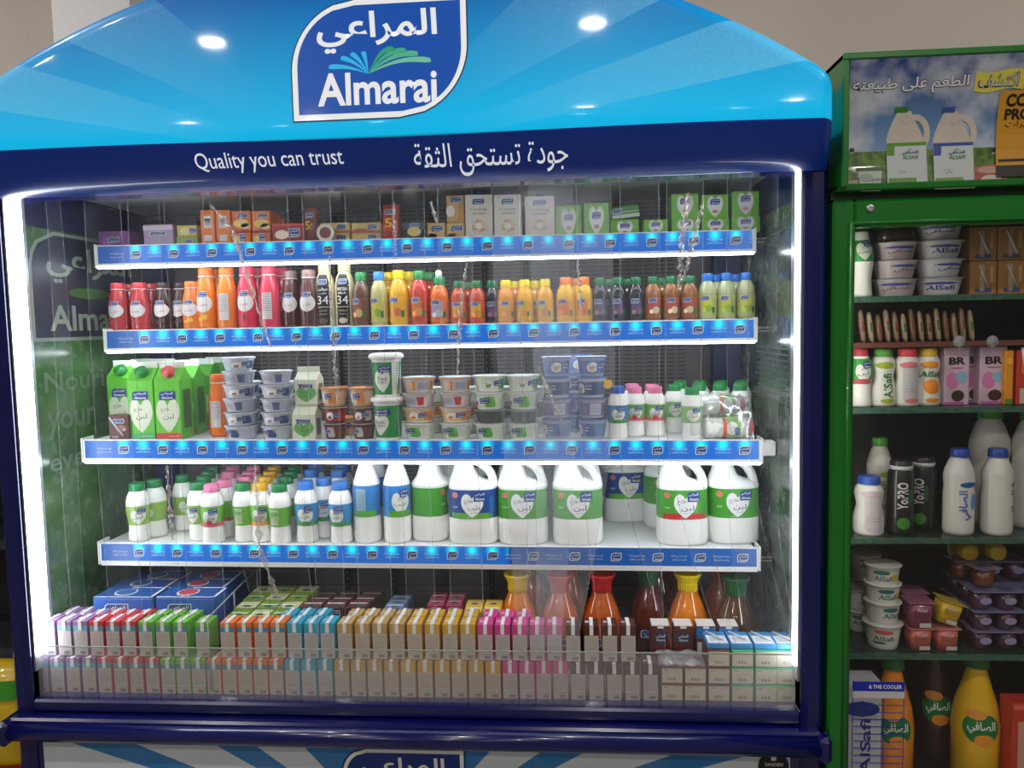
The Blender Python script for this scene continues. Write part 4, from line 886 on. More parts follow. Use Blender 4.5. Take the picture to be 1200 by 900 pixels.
for r_ in range(3):
    for c_ in range(4):
        px = 795+c_*24+r_*1-(0 if r_ else 0); Y = .375+r_*.075
        if r_ == 0 and c_ == 0: px = 790
        sput('y_green', px, 3, Y, 'green-capped laban bottle standing at the back, %s, %s row' % (ordn(c_, 4), ['front', 'middle', 'rear'][r_]), 'laban bottle', 'small laban bottles')
def lying(key, px, Y, dz, lab, rz, k=3):
    X = Xat(px, Y, SH[k][0]+.03); put(key, (X, Y, ssz(k, X)+dz), lab, 'laban bottle', 'bottles lying in film', ry=PI/2, rz=rz)
lying('y_greenred', 826, .235, .031, 'white laban bottle with red cap lying on its side on the shelf', 0.05); lying('y_greenred', 822, .29, .087, 'laban bottle with red cap lying on top of the others, wrapped in film', .35)
FILM = clear_mat('shrink_film', .22, gloss=.16, rough=.12, nscale=24)
b = MB(); vs = []; NA, NB = 16, 14; X0 = Xat(838, .26, 1.3)
for i in range(NA+1):
    for j in range(NB+1):
        a = i/NA*PI*1.0; X = X0-.075+.17*j/NB; n_ = math.sin(i*2.1+j*1.3)*.004+math.sin(i*1.3-j*2.3)*.003
        vs.append((X, .275-.062*math.cos(a)+n_, ssz(3, X)+.010+(.115*math.sin(a) if True else 0)*(1-.25*abs(j/NB-.5))+n_))
b.add(vs, [(i*(NB+1)+j, i*(NB+1)+j+1, (i+1)*(NB+1)+j+1, (i+1)*(NB+1)+j) for i in range(NA) for j in range(NB)], FILM, True)
o = obj('shrink_film', b); o['label'] = 'crumpled clear shrink film around the lying laban bottles'; o['category'] = 'plastic film'
# ---- shelf 4
Y4 = .30
for k, px, Y, lab, rz in [('laban', 163, .285, 'laban bottle with green cap standing alone nearest the shelf end', .5), ('laban', 183, .335, 'laban bottle with green cap just behind the first at the shelf end', -.4), ('laban', 216, .41, 'laban bottle with green cap standing alone further back, veiled by the strips', .7),
        ('laban', 234, .30, 'green-capped laban bottle beside the pink caps', -.3), ('berry', 250, .27, 'pink-capped strawberry laban bottle out in front', .2), ('berry', 265, .34, 'pink-capped strawberry laban bottle just behind the front one', -.5), ('laban_s', 287, .29, 'laban bottle with its printed side turned to the front, next to the twisted strip', 0), ('mangolaban', 307, .29, 'mango laban bottle with orange cap', .2),
        ('laban_s', 329, .275, 'green-capped laban bottle with the nutrition side to the front', 0), ('milk_s', 360, .285, 'small milk bottle with blue cap, first after the laban', .2), ('milk_s', 381, .34, 'small milk bottle with blue cap, set back between two others', .1), ('milk_s', 400, .28, 'small milk bottle with blue cap, next to the litre bottles', -.2),
        ('milk_lb', 431, .30, 'litre milk bottle showing its nutrition panel', .0), ('milk_l', 466, .30, 'litre milk bottle with the heart label turned aside', .5)]: sput(k, px, 4, Y, lab, 'dairy bottle', 'dairy bottles on the lowest shelf', rz=rz)
n_ = 0
for r_ in range(3):
    for c_, k in enumerate(('laban', 'berry', 'berry', 'mangolaban', 'laban', 'milk_s', 'milk_s')):
        if r_ == 0 and c_ in (1, 5, 6): continue
        Y = .39+r_*.08; px = 238+c_*24+r_*5
        if c_ == 6: px += 8
        sput(k, px+3, 4, Y, '%s bottle in the %s row behind, %s' % ({'laban': 'green-capped laban', 'berry': 'pink-capped laban', 'mangolaban': 'orange-capped laban', 'milk_s': 'blue-capped milk'}[k], ['second', 'third', 'fourth'][r_], ordn(c_, 7)), 'dairy bottle', 'dairy bottles on the lowest shelf')
for k, px, lab in (('milk_l', 440, 'litre milk bottle at the back behind the nutrition panel one'),): sput(k, px, 4, .42, lab, 'dairy bottle', 'dairy bottles on the lowest shelf')
for k, px, Y, lab, rz in [('jug_laban', 508, .35, 'laban jug turned side-on, next to the litre milk bottles', 1.4), ('jug_milk', 556, .31, 'milk jug with a blue label and white heart', 0.), ('jug_laban', 613, .31, 'green-labelled laban jug hidden behind the hazy plastic strip', 0.), ('jug_laban', 677, .31, 'green-labelled laban jug with a green cap in the clear', 0.),
        ('jug_red', 799, .315, 'laban jug with a red-banded label and red cap', 0.02), ('jug_laban', 858, .335, 'green-labelled laban jug at the shelf end', 0.05), ('jug_milk', 733, .57, 'blue-labelled milk jug standing at the back of the shelf', 0.1), ('jug_laban', 782, .50, 'laban jug at the back, peeping out beside the red-banded one', .2), ('jug_laban', 676, .47, 'laban jug in the second row behind the green-capped one', 0), ('jug_milk', 545, .47, 'milk jug in the second row behind the blue-labelled one', 0), ('jug_laban', 611, .47, 'laban jug in the second row behind the hazy strip', 0)]: sput(k, px, 4, Y, lab, 'milk jug', 'two-litre jugs', rz=rz)
# ---- deck
DK = .585
def dput(key, px, Y, z, label, cat, group=None, **k): return put(key, (Xat(px, Y, z+.05), Y, z), label, cat, group, **k)
def brow(runs, Yf, z, tag_):
    for col, x0, x1, n_, px_ in runs:
        for i in range(n_):
            px = x0+(x1-x0)*(i+.5)/n_
            dput('b_'+col, px, Yf+BD/2+((i*31) % 5)*.0006, z, '%s-topped juice carton in the %s, %s' % ({'cyan': 'turquoise', 'tan': 'light tan', 'brown': 'dark brown'}.get(col, col), tag_, ordn(i, n_)), 'juice carton', '%s-topped cartons' % col)
z0 = DK+.0006; z1 = z0+BH+.0025
brow([('lilac', 47, 120.5, 4, 0), ('red', 120.5, 194, 4, 0), ('green', 194, 247, 3, 0), ('orange', 247, 337, 5, 0), ('cyan', 337, 394.5, 3, 0), ('tan', 394.5, 471, 4, 0), ('gold', 471, 589, 6, 0), ('pink', 589, 667, 4, 0), ('brown', 667, 771.5, 5, 0)], .036, z0, 'lower front row')
up = [('lilac', 55, 111, 3, 0), ('red', 111, 167, 3, 0), ('green', 167, 227, 3, 0), ('orange', 262, 340, 4, 0), ('cyan', 340, 397, 3, 0), ('tan', 397.5, 478, 4, 0), ('gold', 478, 560, 4, 0), ('pink', 560, 660, 5, 0), ('brown', 661, 746, 4, 0)]
brow(up, .044, z1, 'upper front row')
dput('b_green', 243, .044+BD/2, z1, 'green-topped juice carton standing alone at the divider', 'juice carton', 'green-topped cartons')
def brow2(runs, Yf, z):
    for col, px in runs:
        pass
sh = lambda x, a: x+a
brow([('lilac', 78, 131, 3, 0), ('red', 131, 184, 3, 0), ('green', 184, 240, 3, 0), ('cyan', 332, 389, 3, 0), ('tan', 409, 483, 4, 0), ('gold', 483, 563, 4, 0), ('pink', 566, 624, 3, 0)], .044+BD+.005, z1, 'upper second row')
brow([('orange', 278, 337, 3, 0)][:1], .044+BD+.005, z1, 'upper second row') if False else None
for xa, xb in ((66, 242), (347, 628)):
    b = MB(); b.box(Xat(xa, .12, .65), Xat(xb, .12, .65), .0925, .132, .585, z1-.0008, mat('deck_metal', (150, 152, 156), .4, noise=.05), .001); part('deck_step', b)
# stacked flat milk slabs on the right
def slab(key, top, W, H, topd=None):
    def des(l, s, w_, h_):
        l.rect(0, h_*.5, w_*.94, h_*.86, C((214, 204, 184)), s, 1, 1)
        for x in (-.16, -.02, .12): l.oval(x*w_, h_*.3, w_*.1, h_*.2, C((150, 146, 130)), off(s, .0004), 6, 3)
        l.rect(-w_*.28, h_*.84, w_*.2, h_*.06, C((160, 150, 130)), off(s, .0004), 1, 1); l.rect(w_*.2, h_*.84, w_*.12, h_*.05, C((170, 160, 140)), off(s, .0004), 1, 1)
    pack(key, W, .095, H, top, des, 'milk_carton', topd=topd)
slab('slab_b', (110, 50, 40), .0555, .0445); slab('slab_g', (60, 170, 120), .0555, .0445)
cols = [771.5, 798, 825, 852, 879, 906, 930]
for r_ in range(3):
    for c_ in range(6):
        if r_ == 2 and c_ < 2: continue
        br = c_ < 3; n_b = (3 if r_ < 2 else 1); idx = c_ if r_ < 2 else c_-2
        px = (cols[c_]+cols[c_+1])/2; px = px-1 if c_ == 5 else px
        dput('slab_b' if br else 'slab_g', px, .04+.0475+r_*.002, z0+r_*.0455, 'flat-lying %s milk carton, end face out, %s row, %s' % ('brown-topped' if br else 'green-topped', ['bottom', 'middle', 'top'][r_], ordn(idx, n_b) if br else ordn(c_-3, 3)), 'milk carton', 'flat-lying milk cartons')
b = MB(); vs = []; Xa, Xb = Xat(770, .09, .68), Xat(823, .09, .68); zt = z0+2*.0455
for i in range(9):
    for j in range(13): vs.append((Xa+(Xb-Xa)*j/12, .042+.09*i/8, zt+.004+.018*math.sin(PI*i/8)*abs(math.sin(PI*2*j/12+.3))+.003*math.sin(i*3+j*2)))
b.add(vs, [(i*13+j, i*13+j+1, (i+1)*13+j+1, (i+1)*13+j) for i in range(8) for j in range(12)], clear_mat('loose_film', .45, gloss=.14, rough=.2, nscale=30), True)
o = obj('shrink_film', b); o['label'] = 'crumpled whitish film left on the flat brown cartons'; o['category'] = 'plastic film'
# small cartons with straws standing behind the slabs
def strawpack(key, col, fr=None, blue=False):
    def des(l, s, W, H):
        if blue: l.rect(0, H*.3, W*.9, H*.5, C((214, 220, 226)), s, 1, 1); l.rect(0, H*.8, W*.96, H*.3, C((40, 120, 196)), s, 1, 1)
        else: l.leaf(0, H*.66, W*.72, H*.30, C((40, 50, 84)), s); l.text('المراعي', 0, H*.70, W*.5, H*.12, PALE, off(s, .0006), .01); l.text('Almarai', 0, H*.60, W*.46, H*.07, PALE, off(s, .0006), .01)
    m = MB(); m.box(-.024, .024, -.0245, .024, .099, .1015, C((236, 230, 226))); m.box(-.008, .008, -.0245, -.0225, .092, .1015, WHITE)
    pack(key, .052, .045, .099, col, des, 'juice_carton', parts=[('top_fold', m.build('top_fold'), None)])
strawpack('sp_br', (96, 36, 28)); strawpack('sp_bl', (110, 60, 60), blue=True)
for i in range(4): dput('sp_br' if i < 2 else 'sp_bl', 773+i*26.4, .172, z0+.058, ['brown carton with a dark brand plate, nearest the brown row', 'brown carton with a dark brand plate, second one', 'brown-edged carton with a white front behind the slabs, third', 'brown-edged carton with a white front behind the slabs, fourth'][i], 'juice carton', 'cartons behind the slabs')
pack('riser', .24, .05, .056, (150, 110, 70)); 
for i in range(2):
    X = Xat(786+52*i, .175, .61); put('riser', (X, .175, z0), 'low brown case under the cartons behind the slabs, %s' % ['nearer the brown row', 'nearer the side wall'][i], 'case') if False else None
b = MB(); b.box(Xat(760, .17, .62), Xat(866, .17, .62), .1475, .183, .585, z0+.0574, mat('deck_metal', (150, 152, 156), .4, noise=.05), .001); part('deck_step', b)
WB = (60, 140, 200)
def wtop(l, tp, W, D):
    l.rect(0, -D*.15, W*.9, D*.62, C((232, 236, 240)), tp, 1, 1)
    for k in range(4): l.rect(0, -D*(.3-.09*k), W*.7, D*.03, C((150, 160, 180)), lambda x, z: (tp(x, z)[0], tp(x, z)[1], tp(x, z)[2]+.0005), 1, 1)
pack('wslab', .0555, .08, .014, WB, topd=wtop)
m = MB(); m.tube([(-.02, .03, .0185), (.014, -.02, .0185)], .0026, C((214, 224, 236), .3), 8); KINDS['wslab'][1].append(('drinking_straw', m.build('drinking_straw'), None))
for i in range(4): dput('wslab', (cols[i+2]+cols[i+3])/2, .09, z0+3*.0455, 'blue and white milk carton lying flat with its straw up, %s' % ordn(i, 4), 'milk carton', 'white-faced cartons on the slabs')
# carafe juice bottles
def carafe(key, liq, capc):
    bm = mat('juice_%d_%d_%d' % liq, liq, .08, coat=1.)
    H = .262; prof = [(.05, 0), (.056, .008), (.058, .05), (.0585, .10), (.055, .135), (.044, .17), (.033, .195), (.027, .212), (.0255, .23)]
    b = MB(); b.rings(rr(prof), bm, 28); c = MB(); c.lathe([(.0275, .213), (.0275, .236), (.031, .244), (.039, .258), (.040, .262), (.036, .2635), (.030, .258), (0, .256)], C(capc, .4), 28)
    for k in range(24): a = 2*PI*k/24; c.box(.0275*math.cos(a)-.001, .0275*math.cos(a)+.001, .0275*math.sin(a)-.001, .0275*math.sin(a)+.001, .214, .236, C(capc, .4))
    l = sleeve(rr(prof), .03, .10, C([int(v*.7) for v in liq]), .0006, 28); mark(l, 0, .08, .05, .02, off(ringsurf(rr(prof)), .001)); kind(key, 'juice_carafe_bottle', [('bottle_body', b), ('flared_cap', c), ('label_sleeve', l)])
carafe('k_or', (232, 132, 14), (244, 214, 20)); carafe('k_am', (196, 90, 16), (214, 44, 44)); carafe('k_dk', (96, 30, 16), (24, 104, 60)); carafe('k_green', (60, 90, 24), (24, 104, 60))
for k, px, Y, lab in (('k_or', 608, .27, 'orange juice carafe with a flared yellow cap behind the pink cartons'), ('k_am', 657, .27, 'amber juice carafe with a flared red cap, beside the yellow-capped one'), ('k_am', 706, .27, 'amber juice carafe with a flared red cap behind the brown cartons'), ('k_dk', 760, .335, 'dark red juice carafe with a flared green cap'), ('k_or', 806, .28, 'orange juice carafe with a bright yellow cap near the side wall'),
        ('k_or', 622, .41, 'yellow-capped carafe in the second row behind the first'), ('k_am', 668, .41, 'red-capped carafe in the second row'), ('k_dk', 772, .475, 'dark carafe in the second row behind the green cap'), ('k_or', 800, .56, 'orange carafe in the third row near the side wall'), ('k_am', 845, .40, 'dim amber carafe at the side wall behind the plastic strip')):
    dput(k, px, Y, DK+.0006, lab, 'juice bottle', 'carafe juice bottles')
carafe('k_gl', (84, 50, 22), (30, 90, 40)); dput('k_gl', 862, .245, DK+.0006, 'dim brown carafe nearest the side wall', 'juice bottle', 'carafe juice bottles')
# blue milk packs
def bluetop(red):
    def f(l, tp, W, D):
        u = lambda e: (lambda x, z: (x, z, tp(x, z)[2]+e))
        l.rect(0, 0, W, D*.98, C((30, 84, 160)), tp, 1, 1)
        l.rows(lambda z: (-W*.5, W*.48), -D*.46, -D*.40, WHITE, u(.0005), 1, 8); l.rows(lambda z: (W*.44, W*.48), -D*.46, D*.46, WHITE, u(.0005), 4, 1); l.rows(lambda z: (-W*.1, W*.48), D*.40, D*.46, WHITE, u(.0005), 1, 8)
        l.oval(-W*.08, D*.0, W*.36, D*.66, WHITE, u(.0008)); l.oval(-W*.08, D*.02, W*.31, D*.56, C((196, 64, 78) if red else (50, 100, 170)), u(.0011))
    return f
def blueface(l, s, W, H):
    l.leaf(-W*.1, H*.86, W*.4, H*.14, C((200, 210, 224)), s); l.leaf(-W*.1, H*.86, W*.37, H*.12, C((34, 60, 120)), off(s, .0004)); l.text('المراعي', -W*.1, H*.875, W*.3, H*.06, PALE, off(s, .0008), .01); l.rect(0, H*.4, W*.9, H*.5, C((200, 206, 214)), s, 1, 1)
i = 0
for rr_, (Y, yt, xr) in enumerate(((.135, 701, 252), (.24, 690, 262), (.345, 680, 274))):
    for c_ in range(2):
        x1 = xr-c_*(74-6*rr_); x0 = x1-(70-4*rr_)
        zt = Zat((x0+x1)/2, yt, Y); Xa, Xb = Xat(x0, Y, zt), Xat(x1, Y, zt); key = 'bm%d%d' % (rr_, c_)
        pack(key, Xb-Xa, .092, zt-z0, (26, 84, 172), blueface, 'milk_multipack', .004, bluetop(c_ == 0)); put(key, ((Xa+Xb)/2, Y+.046, z0), 'blue milk multipack %s, in the %s row' % (['with a red spot on its lid', 'without red, by the side wall'][c_], ['front', 'middle', 'rear'][rr_]), 'milk multipack', 'blue milk multipacks')
# boxes behind the front cartons
def rowbox(key, x0, x1, ytop, Y, D, col, label, cat, grp, tcol):
    def td(l, tp, W, DD):
        l.rect(0, 0, W*.94, DD*.9, C(tcol), tp, 1, 1); l.rect(0, 0, W*.8, DD*.12, WHITE, lambda x, z: (x, z, tp(x, z)[2]+.0005), 1, 1); l.oval(0, -DD*.2, W*.4, DD*.3, C((60, 90, 70)), lambda x, z: (x, z, tp(x, z)[2]+.0005), 6, 3)
    zt = Zat((x0+x1)/2, ytop, Y); Xa, Xb = Xat(x0, Y, zt), Xat(x1, Y, zt); pack(key, Xb-Xa-.002, D, zt-z0, col, dlogo(0, .9, .6, .1), 'juice_multipack', .002, td); put(key, ((Xa+Xb)/2, Y+D/2, z0), label, cat, grp)
k_ = 0
for r_, (Y, yt) in enumerate(((.115, 723), (.175, 713), (.235, 703), (.295, 694))):
    for c_ in range(3 if r_ == 0 else 3):
        x0 = 264+10*r_+c_*25
        rowbox('gm%d' % k_, x0, x0+25, yt, Y, .056, (120, 130, 50), 'green and white fruit drink pack, %s, %s row back' % (ordn(c_, 3), ['first', 'second', 'third', 'fourth'][r_]), 'drink pack', 'green drink packs', (206, 214, 150) if (r_+c_) % 2 else (120, 170, 50)); k_ += 1
for r_, (Y, yt) in enumerate(((.19, 712), (.26, 706), (.33, 700))):
    for c_ in range(3):
        x0 = 350+8*r_+c_*27
        rowbox('dm%d' % k_, x0, x0+26, yt, Y, .064, (74, 30, 34), 'dark brown milk drink pack, %s, %s row behind the turquoise cartons' % (ordn(c_, 3), ['first', 'second', 'third'][r_]), 'drink pack', 'dark brown drink packs', (110, 60, 64)); k_ += 1
for r_, (Y, yt) in enumerate(((.20, 713), (.25, 708), (.30, 703))): rowbox('bb%d' % k_, 449+4*r_, 473+4*r_, yt, Y, .046, (60, 96, 150), 'blue drink pack behind the tan cartons, %s row' % ['first', 'second', 'third'][r_], 'drink pack', 'blue drink packs', (110, 140, 190)); k_ += 1
for r_, (Y, yt) in enumerate(((.23, 709), (.29, 702))):
    for c_ in range(2): x0 = 500+3*r_+c_*21; rowbox('mm%d' % k_, x0, x0+20.5, yt, Y, .055, (170, 40, 90), 'magenta drink pack behind the gold cartons, %s, %s row' % (['nearer the blue packs', 'nearer the yellow packs'][c_], ['front', 'rear'][r_]), 'drink pack', 'magenta drink packs', (190, 80, 120)); k_ += 1
for r_, (Y, yt) in enumerate(((.17, 717), (.225, 710))):
    for c_ in range(2): x0 = 543+2*r_+c_*22; rowbox('ym%d' % k_, x0, x0+21.5, yt, Y, .05, (216, 166, 36), 'yellow drink pack behind the gold cartons, %s, %s row' % (['nearer the magenta packs', 'nearer the carafes'][c_], ['front', 'rear'][r_]), 'drink pack', 'yellow drink packs', (236, 196, 60)); k_ += 1
# wire divider
b = MB(); WIRE = mat('divider_acrylic', (150, 160, 160), .15)
X = Xat(259, .10, .7)
for a, c in (((X, .03, .80), (X, .36, .83)), ((X, .03, .60), (X, .36, .60)), ((X, .03, .60), (X, .03, .80)), ((X, .36, .60), (X, .36, .83)), ((X, .195, .6), (X, .195, .815))): b.tube([a, c], .0022, WIRE, 6)
o = obj('shelf_divider', b); o['label'] = 'thin upright wire divider between the green and the orange cartons'; o['category'] = 'divider'

# ------------------------------------------------------------------ curtain strips
PV = clear_mat('curtain_vinyl', .028, (226, 232, 240), .014, .08, 5); PVE = clear_mat('curtain_vinyl_edge', .25, (220, 228, 226), .08, .2, 30); PVH = clear_mat('curtain_vinyl_hazy', .15, (226, 230, 236), .03, .2, 6)
def strip(px, i, w=.2, bot=.742, dx=0., shrink=1., wav=.002, ctr=1., hazy=None, lab=''):
    b = MB(); N = 42; Yb = -.006 if i % 2 else -.014
    Xc = Xat(px, .01, 1.9); vs = []; K = 8
    for r_ in range(N+1):
        t = r_/N; z = 1.912+(bot-1.912)*t; g = max(0, (t-ctr)/(1-ctr)) if ctr < 1 else 0
        wd = w*(1-(1-shrink)*g**1.3); c = Xc+dx*g**1.6+.0035*math.sin(6*t+i)
        for k in range(K+1):
            q = [0, .012, .14, .32, .5, .68, .86, .988, 1][k]
            y = Yb+wav*math.sin(q*6+i+t*4)*(.5+t)-.016*g*math.sin(q*PI)-(1-shrink)*.02*g*math.sin(q*2*PI*1.5)
            vs.append((c+(q-.5)*wd, max(-.034, min(.002, y)), z))
    for k in range(K):
        m = PVE if k in (0, K-1) else (PVH if hazy else PV)
        b.add([vs[r_*(K+1)+kk] for r_ in range(N+1) for kk in (k, k+1)], [(2*r_, 2*r_+1, 2*r_+3, 2*r_+2) for r_ in range(N)], m, True)
    o = obj('curtain_strip', b); o['category'] = 'plastic strip'; o['group'] = 'clear plastic curtain strips'; o['label'] = lab
ST = [(52, 0, 1, 1, 0), (100, 0, 1, 1, 0), (147, 0, 1, 1, 0), (197, .0, 1, 1, 0), (243, 0, 1, 1, 0), (296, .06, .75, .62, 0), (345, 0, 1, 1, 0), (400, 0, 1, 1, 0), (451, 0, 1, 1, 0), (507, .0, 1, 1, 0), (562, 0, 1, 1, 0), (625, -.0, .55, .35, 1), (668, -.05, .5, .45, 1), (722, .03, .8, .4, 0), (772, .10, .8, .55, 0), (828, .12, .9, .5, 0), (880, .06, 1, .7, 0)]
for i, (px, dx, shr, ctr, hz) in enumerate(ST):
    strip(px, i, dx=dx, shrink=shr, ctr=ctr if ctr < 1 else 1., hazy=hz, w=.2 if 0 < i < 16 else .12, bot=.742+.006*(i % 3), lab='clear plastic strip %s, %s from the left' % ('narrowed and hazy at its foot' if hz else 'swung aside at its foot' if dx else 'hanging straight', ['first', 'second', 'third', 'fourth', 'fifth', 'sixth', 'seventh', 'eighth', 'ninth', 'tenth', 'eleventh', 'twelfth', 'thirteenth', 'fourteenth', 'fifteenth', 'sixteenth', 'seventeenth'][i]))

# crumpled folds in some of the strips, their cream glare painted in
FOLD = clear_mat('curtain_glare_fold', .42, (232, 218, 200), .30, .16, 60)
strips = [o for o in COL.objects if o.name.startswith('curtain_strip')]
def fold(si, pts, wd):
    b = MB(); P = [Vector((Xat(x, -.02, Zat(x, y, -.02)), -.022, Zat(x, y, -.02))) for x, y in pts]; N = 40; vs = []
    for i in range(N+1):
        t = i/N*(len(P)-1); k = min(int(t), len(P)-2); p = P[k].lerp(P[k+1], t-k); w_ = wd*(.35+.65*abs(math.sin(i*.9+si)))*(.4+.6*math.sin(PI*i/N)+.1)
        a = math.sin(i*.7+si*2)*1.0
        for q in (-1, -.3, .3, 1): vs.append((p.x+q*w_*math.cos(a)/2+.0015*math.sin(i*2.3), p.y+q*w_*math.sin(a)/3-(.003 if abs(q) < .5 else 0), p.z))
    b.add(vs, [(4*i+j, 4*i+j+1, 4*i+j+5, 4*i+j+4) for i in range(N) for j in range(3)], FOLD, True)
    obj('crumpled_glare_fold', b, strips[si])
for si, pts, wd in ((4, [(247, 240), (272, 268), (292, 330), (318, 408)], .018), (7, [(386, 300), (392, 420), (396, 470)], .014), (3, [(196, 545), (200, 600), (203, 632)], .016), (5, [(300, 545), (304, 640), (330, 712)], .020),
                    (8, [(462, 238), (464, 300)], .010), (10, [(548, 300), (540, 360), (536, 440)], .014), (14, [(806, 226), (800, 275), (795, 340)], .022), (15, [(824, 236), (812, 285), (800, 330)], .018), (12, [(676, 300), (682, 370)], .014), (11, [(630, 430), (648, 470), (660, 500)], .016), (9, [(505, 236), (512, 262)], .012)): fold(si, pts, wd)

b = MB(); b.lathe([(.013, 0), (.013, .003), (0, .0032)], C((240, 190, 40), .35), 24); o = obj('yellow_lid', b); X = Xat(713, .20, 1.4)  # loose round yellow lid beside the blue cups
o.location = (X, .236, Zat(713, 450, .235)); o.rotation_euler = (PI/2, 0, .2); o['label'] = 'small round yellow lid sticking out beside the blue yoghurt cups'; o['category'] = 'tag'
#@@COOLER
# ------------------------------------------------------------------ green cooler next door
GRN = mat('green_enamel', (14, 116, 30), .28, coat=.4, noise=.05, nscale=3); GRN2 = mat('green_enamel_dark', (8, 58, 22), .35)
CX0, CX1 = 2.074, 2.86
GR = root('upright_cooler', (2.46, .35, 0), 'green upright cooler with a glass door and a pictorial header, beside the blue chiller', 'cooler')
def gpart(name, mb, parent=None):
    o = obj(name, mb, parent or GR)
    if not parent: o.location = (-2.46, -.35, 0)
    return o
DARK = mat('cooler_lining', (20, 15, 15), .5, noise=.1, nscale=4)
b = MB(); b.box(CX0, CX0+.012, .03, .72, .03, 1.85, GRN2); b.box(CX1-.012, CX1, .03, .72, .03, 1.85, GRN2); b.box(CX0, CX1, .70, .72, .03, 1.85, GRN2); b.box(CX0, CX1, .03, .72, 1.80, 1.86, GRN2); b.box(CX0, CX1, .03, .72, .0, .06, GRN2); gpart('cabinet', b)
b = MB(); b.box(CX0+.013, CX0+.03, .035, .69, .07, 1.795, DARK); b.box(CX1-.03, CX1-.013, .035, .69, .07, 1.795, DARK); b.box(CX0+.03, CX1-.03, .67, .69, .07, 1.795, DARK)
for z in (1.3, .9): b.box(CX0+.2, CX0+.34, .655, .67, z, z+.22, mat('cooler_fan_grille', (30, 26, 28), .5)); b.box(CX0+.38, CX0+.52, .655, .67, z, z+.22, mat('cooler_fan_grille', (30, 26, 28), .5))
gpart('lining', b)
# door frame, bevelled inward
b = MB(); zb0, zt0 = .10, 1.846
def framebar(x0, x1, z0, z1): b.box(x0, x1, -.018, .026, z0, z1, GRN, .006)
framebar(CX0, CX0+.052, zb0, zt0); framebar(CX1-.052, CX1, zb0, zt0); framebar(CX0+.05, CX1-.05, zt0-.064, zt0); framebar(CX0+.05, CX1-.05, zb0, zb0+.06)
b.tube([(CX0+.042, -.016, zb0+.05), (CX0+.042, -.016, zt0-.055), (CX1-.042, -.016, zt0-.055)], .010, GRN, 10)
p = gpart('door', b)
g = MB(); g.box(CX0+.052, CX1-.052, .006, .010, zb0+.06, zt0-.064, clear_mat('cooler_glass', .012, (190, 200, 195), .025, .03, 3)); gpart('door_glass', g, p)
k = MB(); a = at(1020, 244, -.02); k.lathe([(.0085, 0), (.0085, .004), (.005, .005), (.004, .002), (0, .002)], ALU, 20); lk = gpart('door_lock', k, p); lk.location = (a.x, -.018, a.z); lk.rotation_euler = (PI/2, 0, 0)
for px, py in ((1124, 400), (1163, 400)):
    a = at(px, py, .012); k = MB(); k.lathe([(.014, 0), (.010, .004), (.003, .006), (.003, .010), (0, .010)], clear_mat('suction_rubber', .5, gloss=.15), 18); k.box(.002, .006, -.012, .02, .006, .008, clear_mat('suction_rubber', .5)); o = obj('suction_hook', k); o.location = (a.x, .012, a.z); o.rotation_euler = (-PI/2, 0, 0); o['label'] = 'small clear suction hook on the inside of the cooler glass, %s' % ('nearer the hinge stile' if px < 1150 else 'farther along'); o['category'] = 'hook'; o['group'] = 'suction hooks'
# price notice on the glass
b = MB(); a0, a1 = at(1000, 801, 0), at(1061, 801, 0); xs0, xs1 = a0.x, a1.x; zz = lambda y: Zat(1030, y, 0); BLU = C((24, 44, 170))
b.box(xs0, xs1, .0035, .0055, zz(811), zz(800), BLU); b.text('& THE COOLER', (xs0+xs1)/2+.016, (zz(811)+zz(800))/2, .08, .010, WHITE, flat(.003), .02)
b.box(xs0, xs1, .0035, .0055, zz(819), zz(811), C((200, 196, 200)))
for x in (xs0, xs0+(xs1-xs0)*.6, xs1-.0015): b.box(x, x+.0015, .0035, .0055, zz(960), zz(819), BLU)
for k in range(14): b.box(xs0+.004, xs1-.004, .004, .0055, zz(828+8.5*k), zz(827.3+8.5*k), BLU)
b.box(xs0, xs1, .0035, .0055, zz(961), zz(960), BLU)
gpart('glass_notice', b, p)
# header with a hollow-curved picture
def hy(z): t = (z-1.866)/.28; return -.030+.016*math.sin(PI*min(1, max(0, t)))-.03*t*t
HS = lambda x, z: (x, hy(z), z)
SKY = NT('header_sky_print')
gz = SKY.mr(SKY.z, 1.94, 2.15); cl = SKY.noise(7, 6); sky = SKY.mix(gz, (120, 160, 204), (30, 62, 132)); sky = SKY.mix(SKY.mr(cl, .46, .62, 0, .85), sky, (214, 218, 224))
gr = SKY.mix(SKY.mr(SKY.noise(60, 4), .35, .65), (44, 84, 20), (104, 140, 36)); sky = SKY.mix(SKY.ma('LESS_THAN', SKY.z, 1.955), sky, gr); SKYM = SKY.out(sky, .35, coat=.2)
b = MB(); hx0, hx1 = CX0+.004, CX1; HB, HT = 1.868, 2.168
b.box(hx0, hx0+.016, -.062, .30, HB, HT, GRN, .003); b.box(hx1-.016, hx1, -.062, .30, HB, HT, GRN, .003); b.box(hx0, hx1, -.065, .30, HT-.016, HT, GRN, .003); b.box(hx0, hx1, -.036, .30, HB-.004, HB+.012, GRN, .003); b.box(hx0, hx1, .29, .30, HB, HT, GRN2)
b.box(CX0, CX1, -.0, .3, 1.848, HB-.004, GRN2)
h = gpart('header_box', b)
b = MB(); b.rows(lambda z: (hx0+.016, hx1-.016), HB+.012, HT-.016, SKYM, HS, 20, 1)
def hp(x0, y0, x1, y1):
    Y = -.03; a = at(x0, (y0+y1)/2, Y); c = at(x1, (y0+y1)/2, Y); t = at((x0+x1)/2, y0, Y); u = at((x0+x1)/2, y1, Y); return (a.x+c.x)/2, (t.z+u.z)/2, c.x-a.x, t.z-u.z
H1 = off(HS, .0008); H2 = off(HS, .0016); H3 = off(HS, .0024); H4 = off(HS, .0032)
TB = C((34, 44, 84)); 
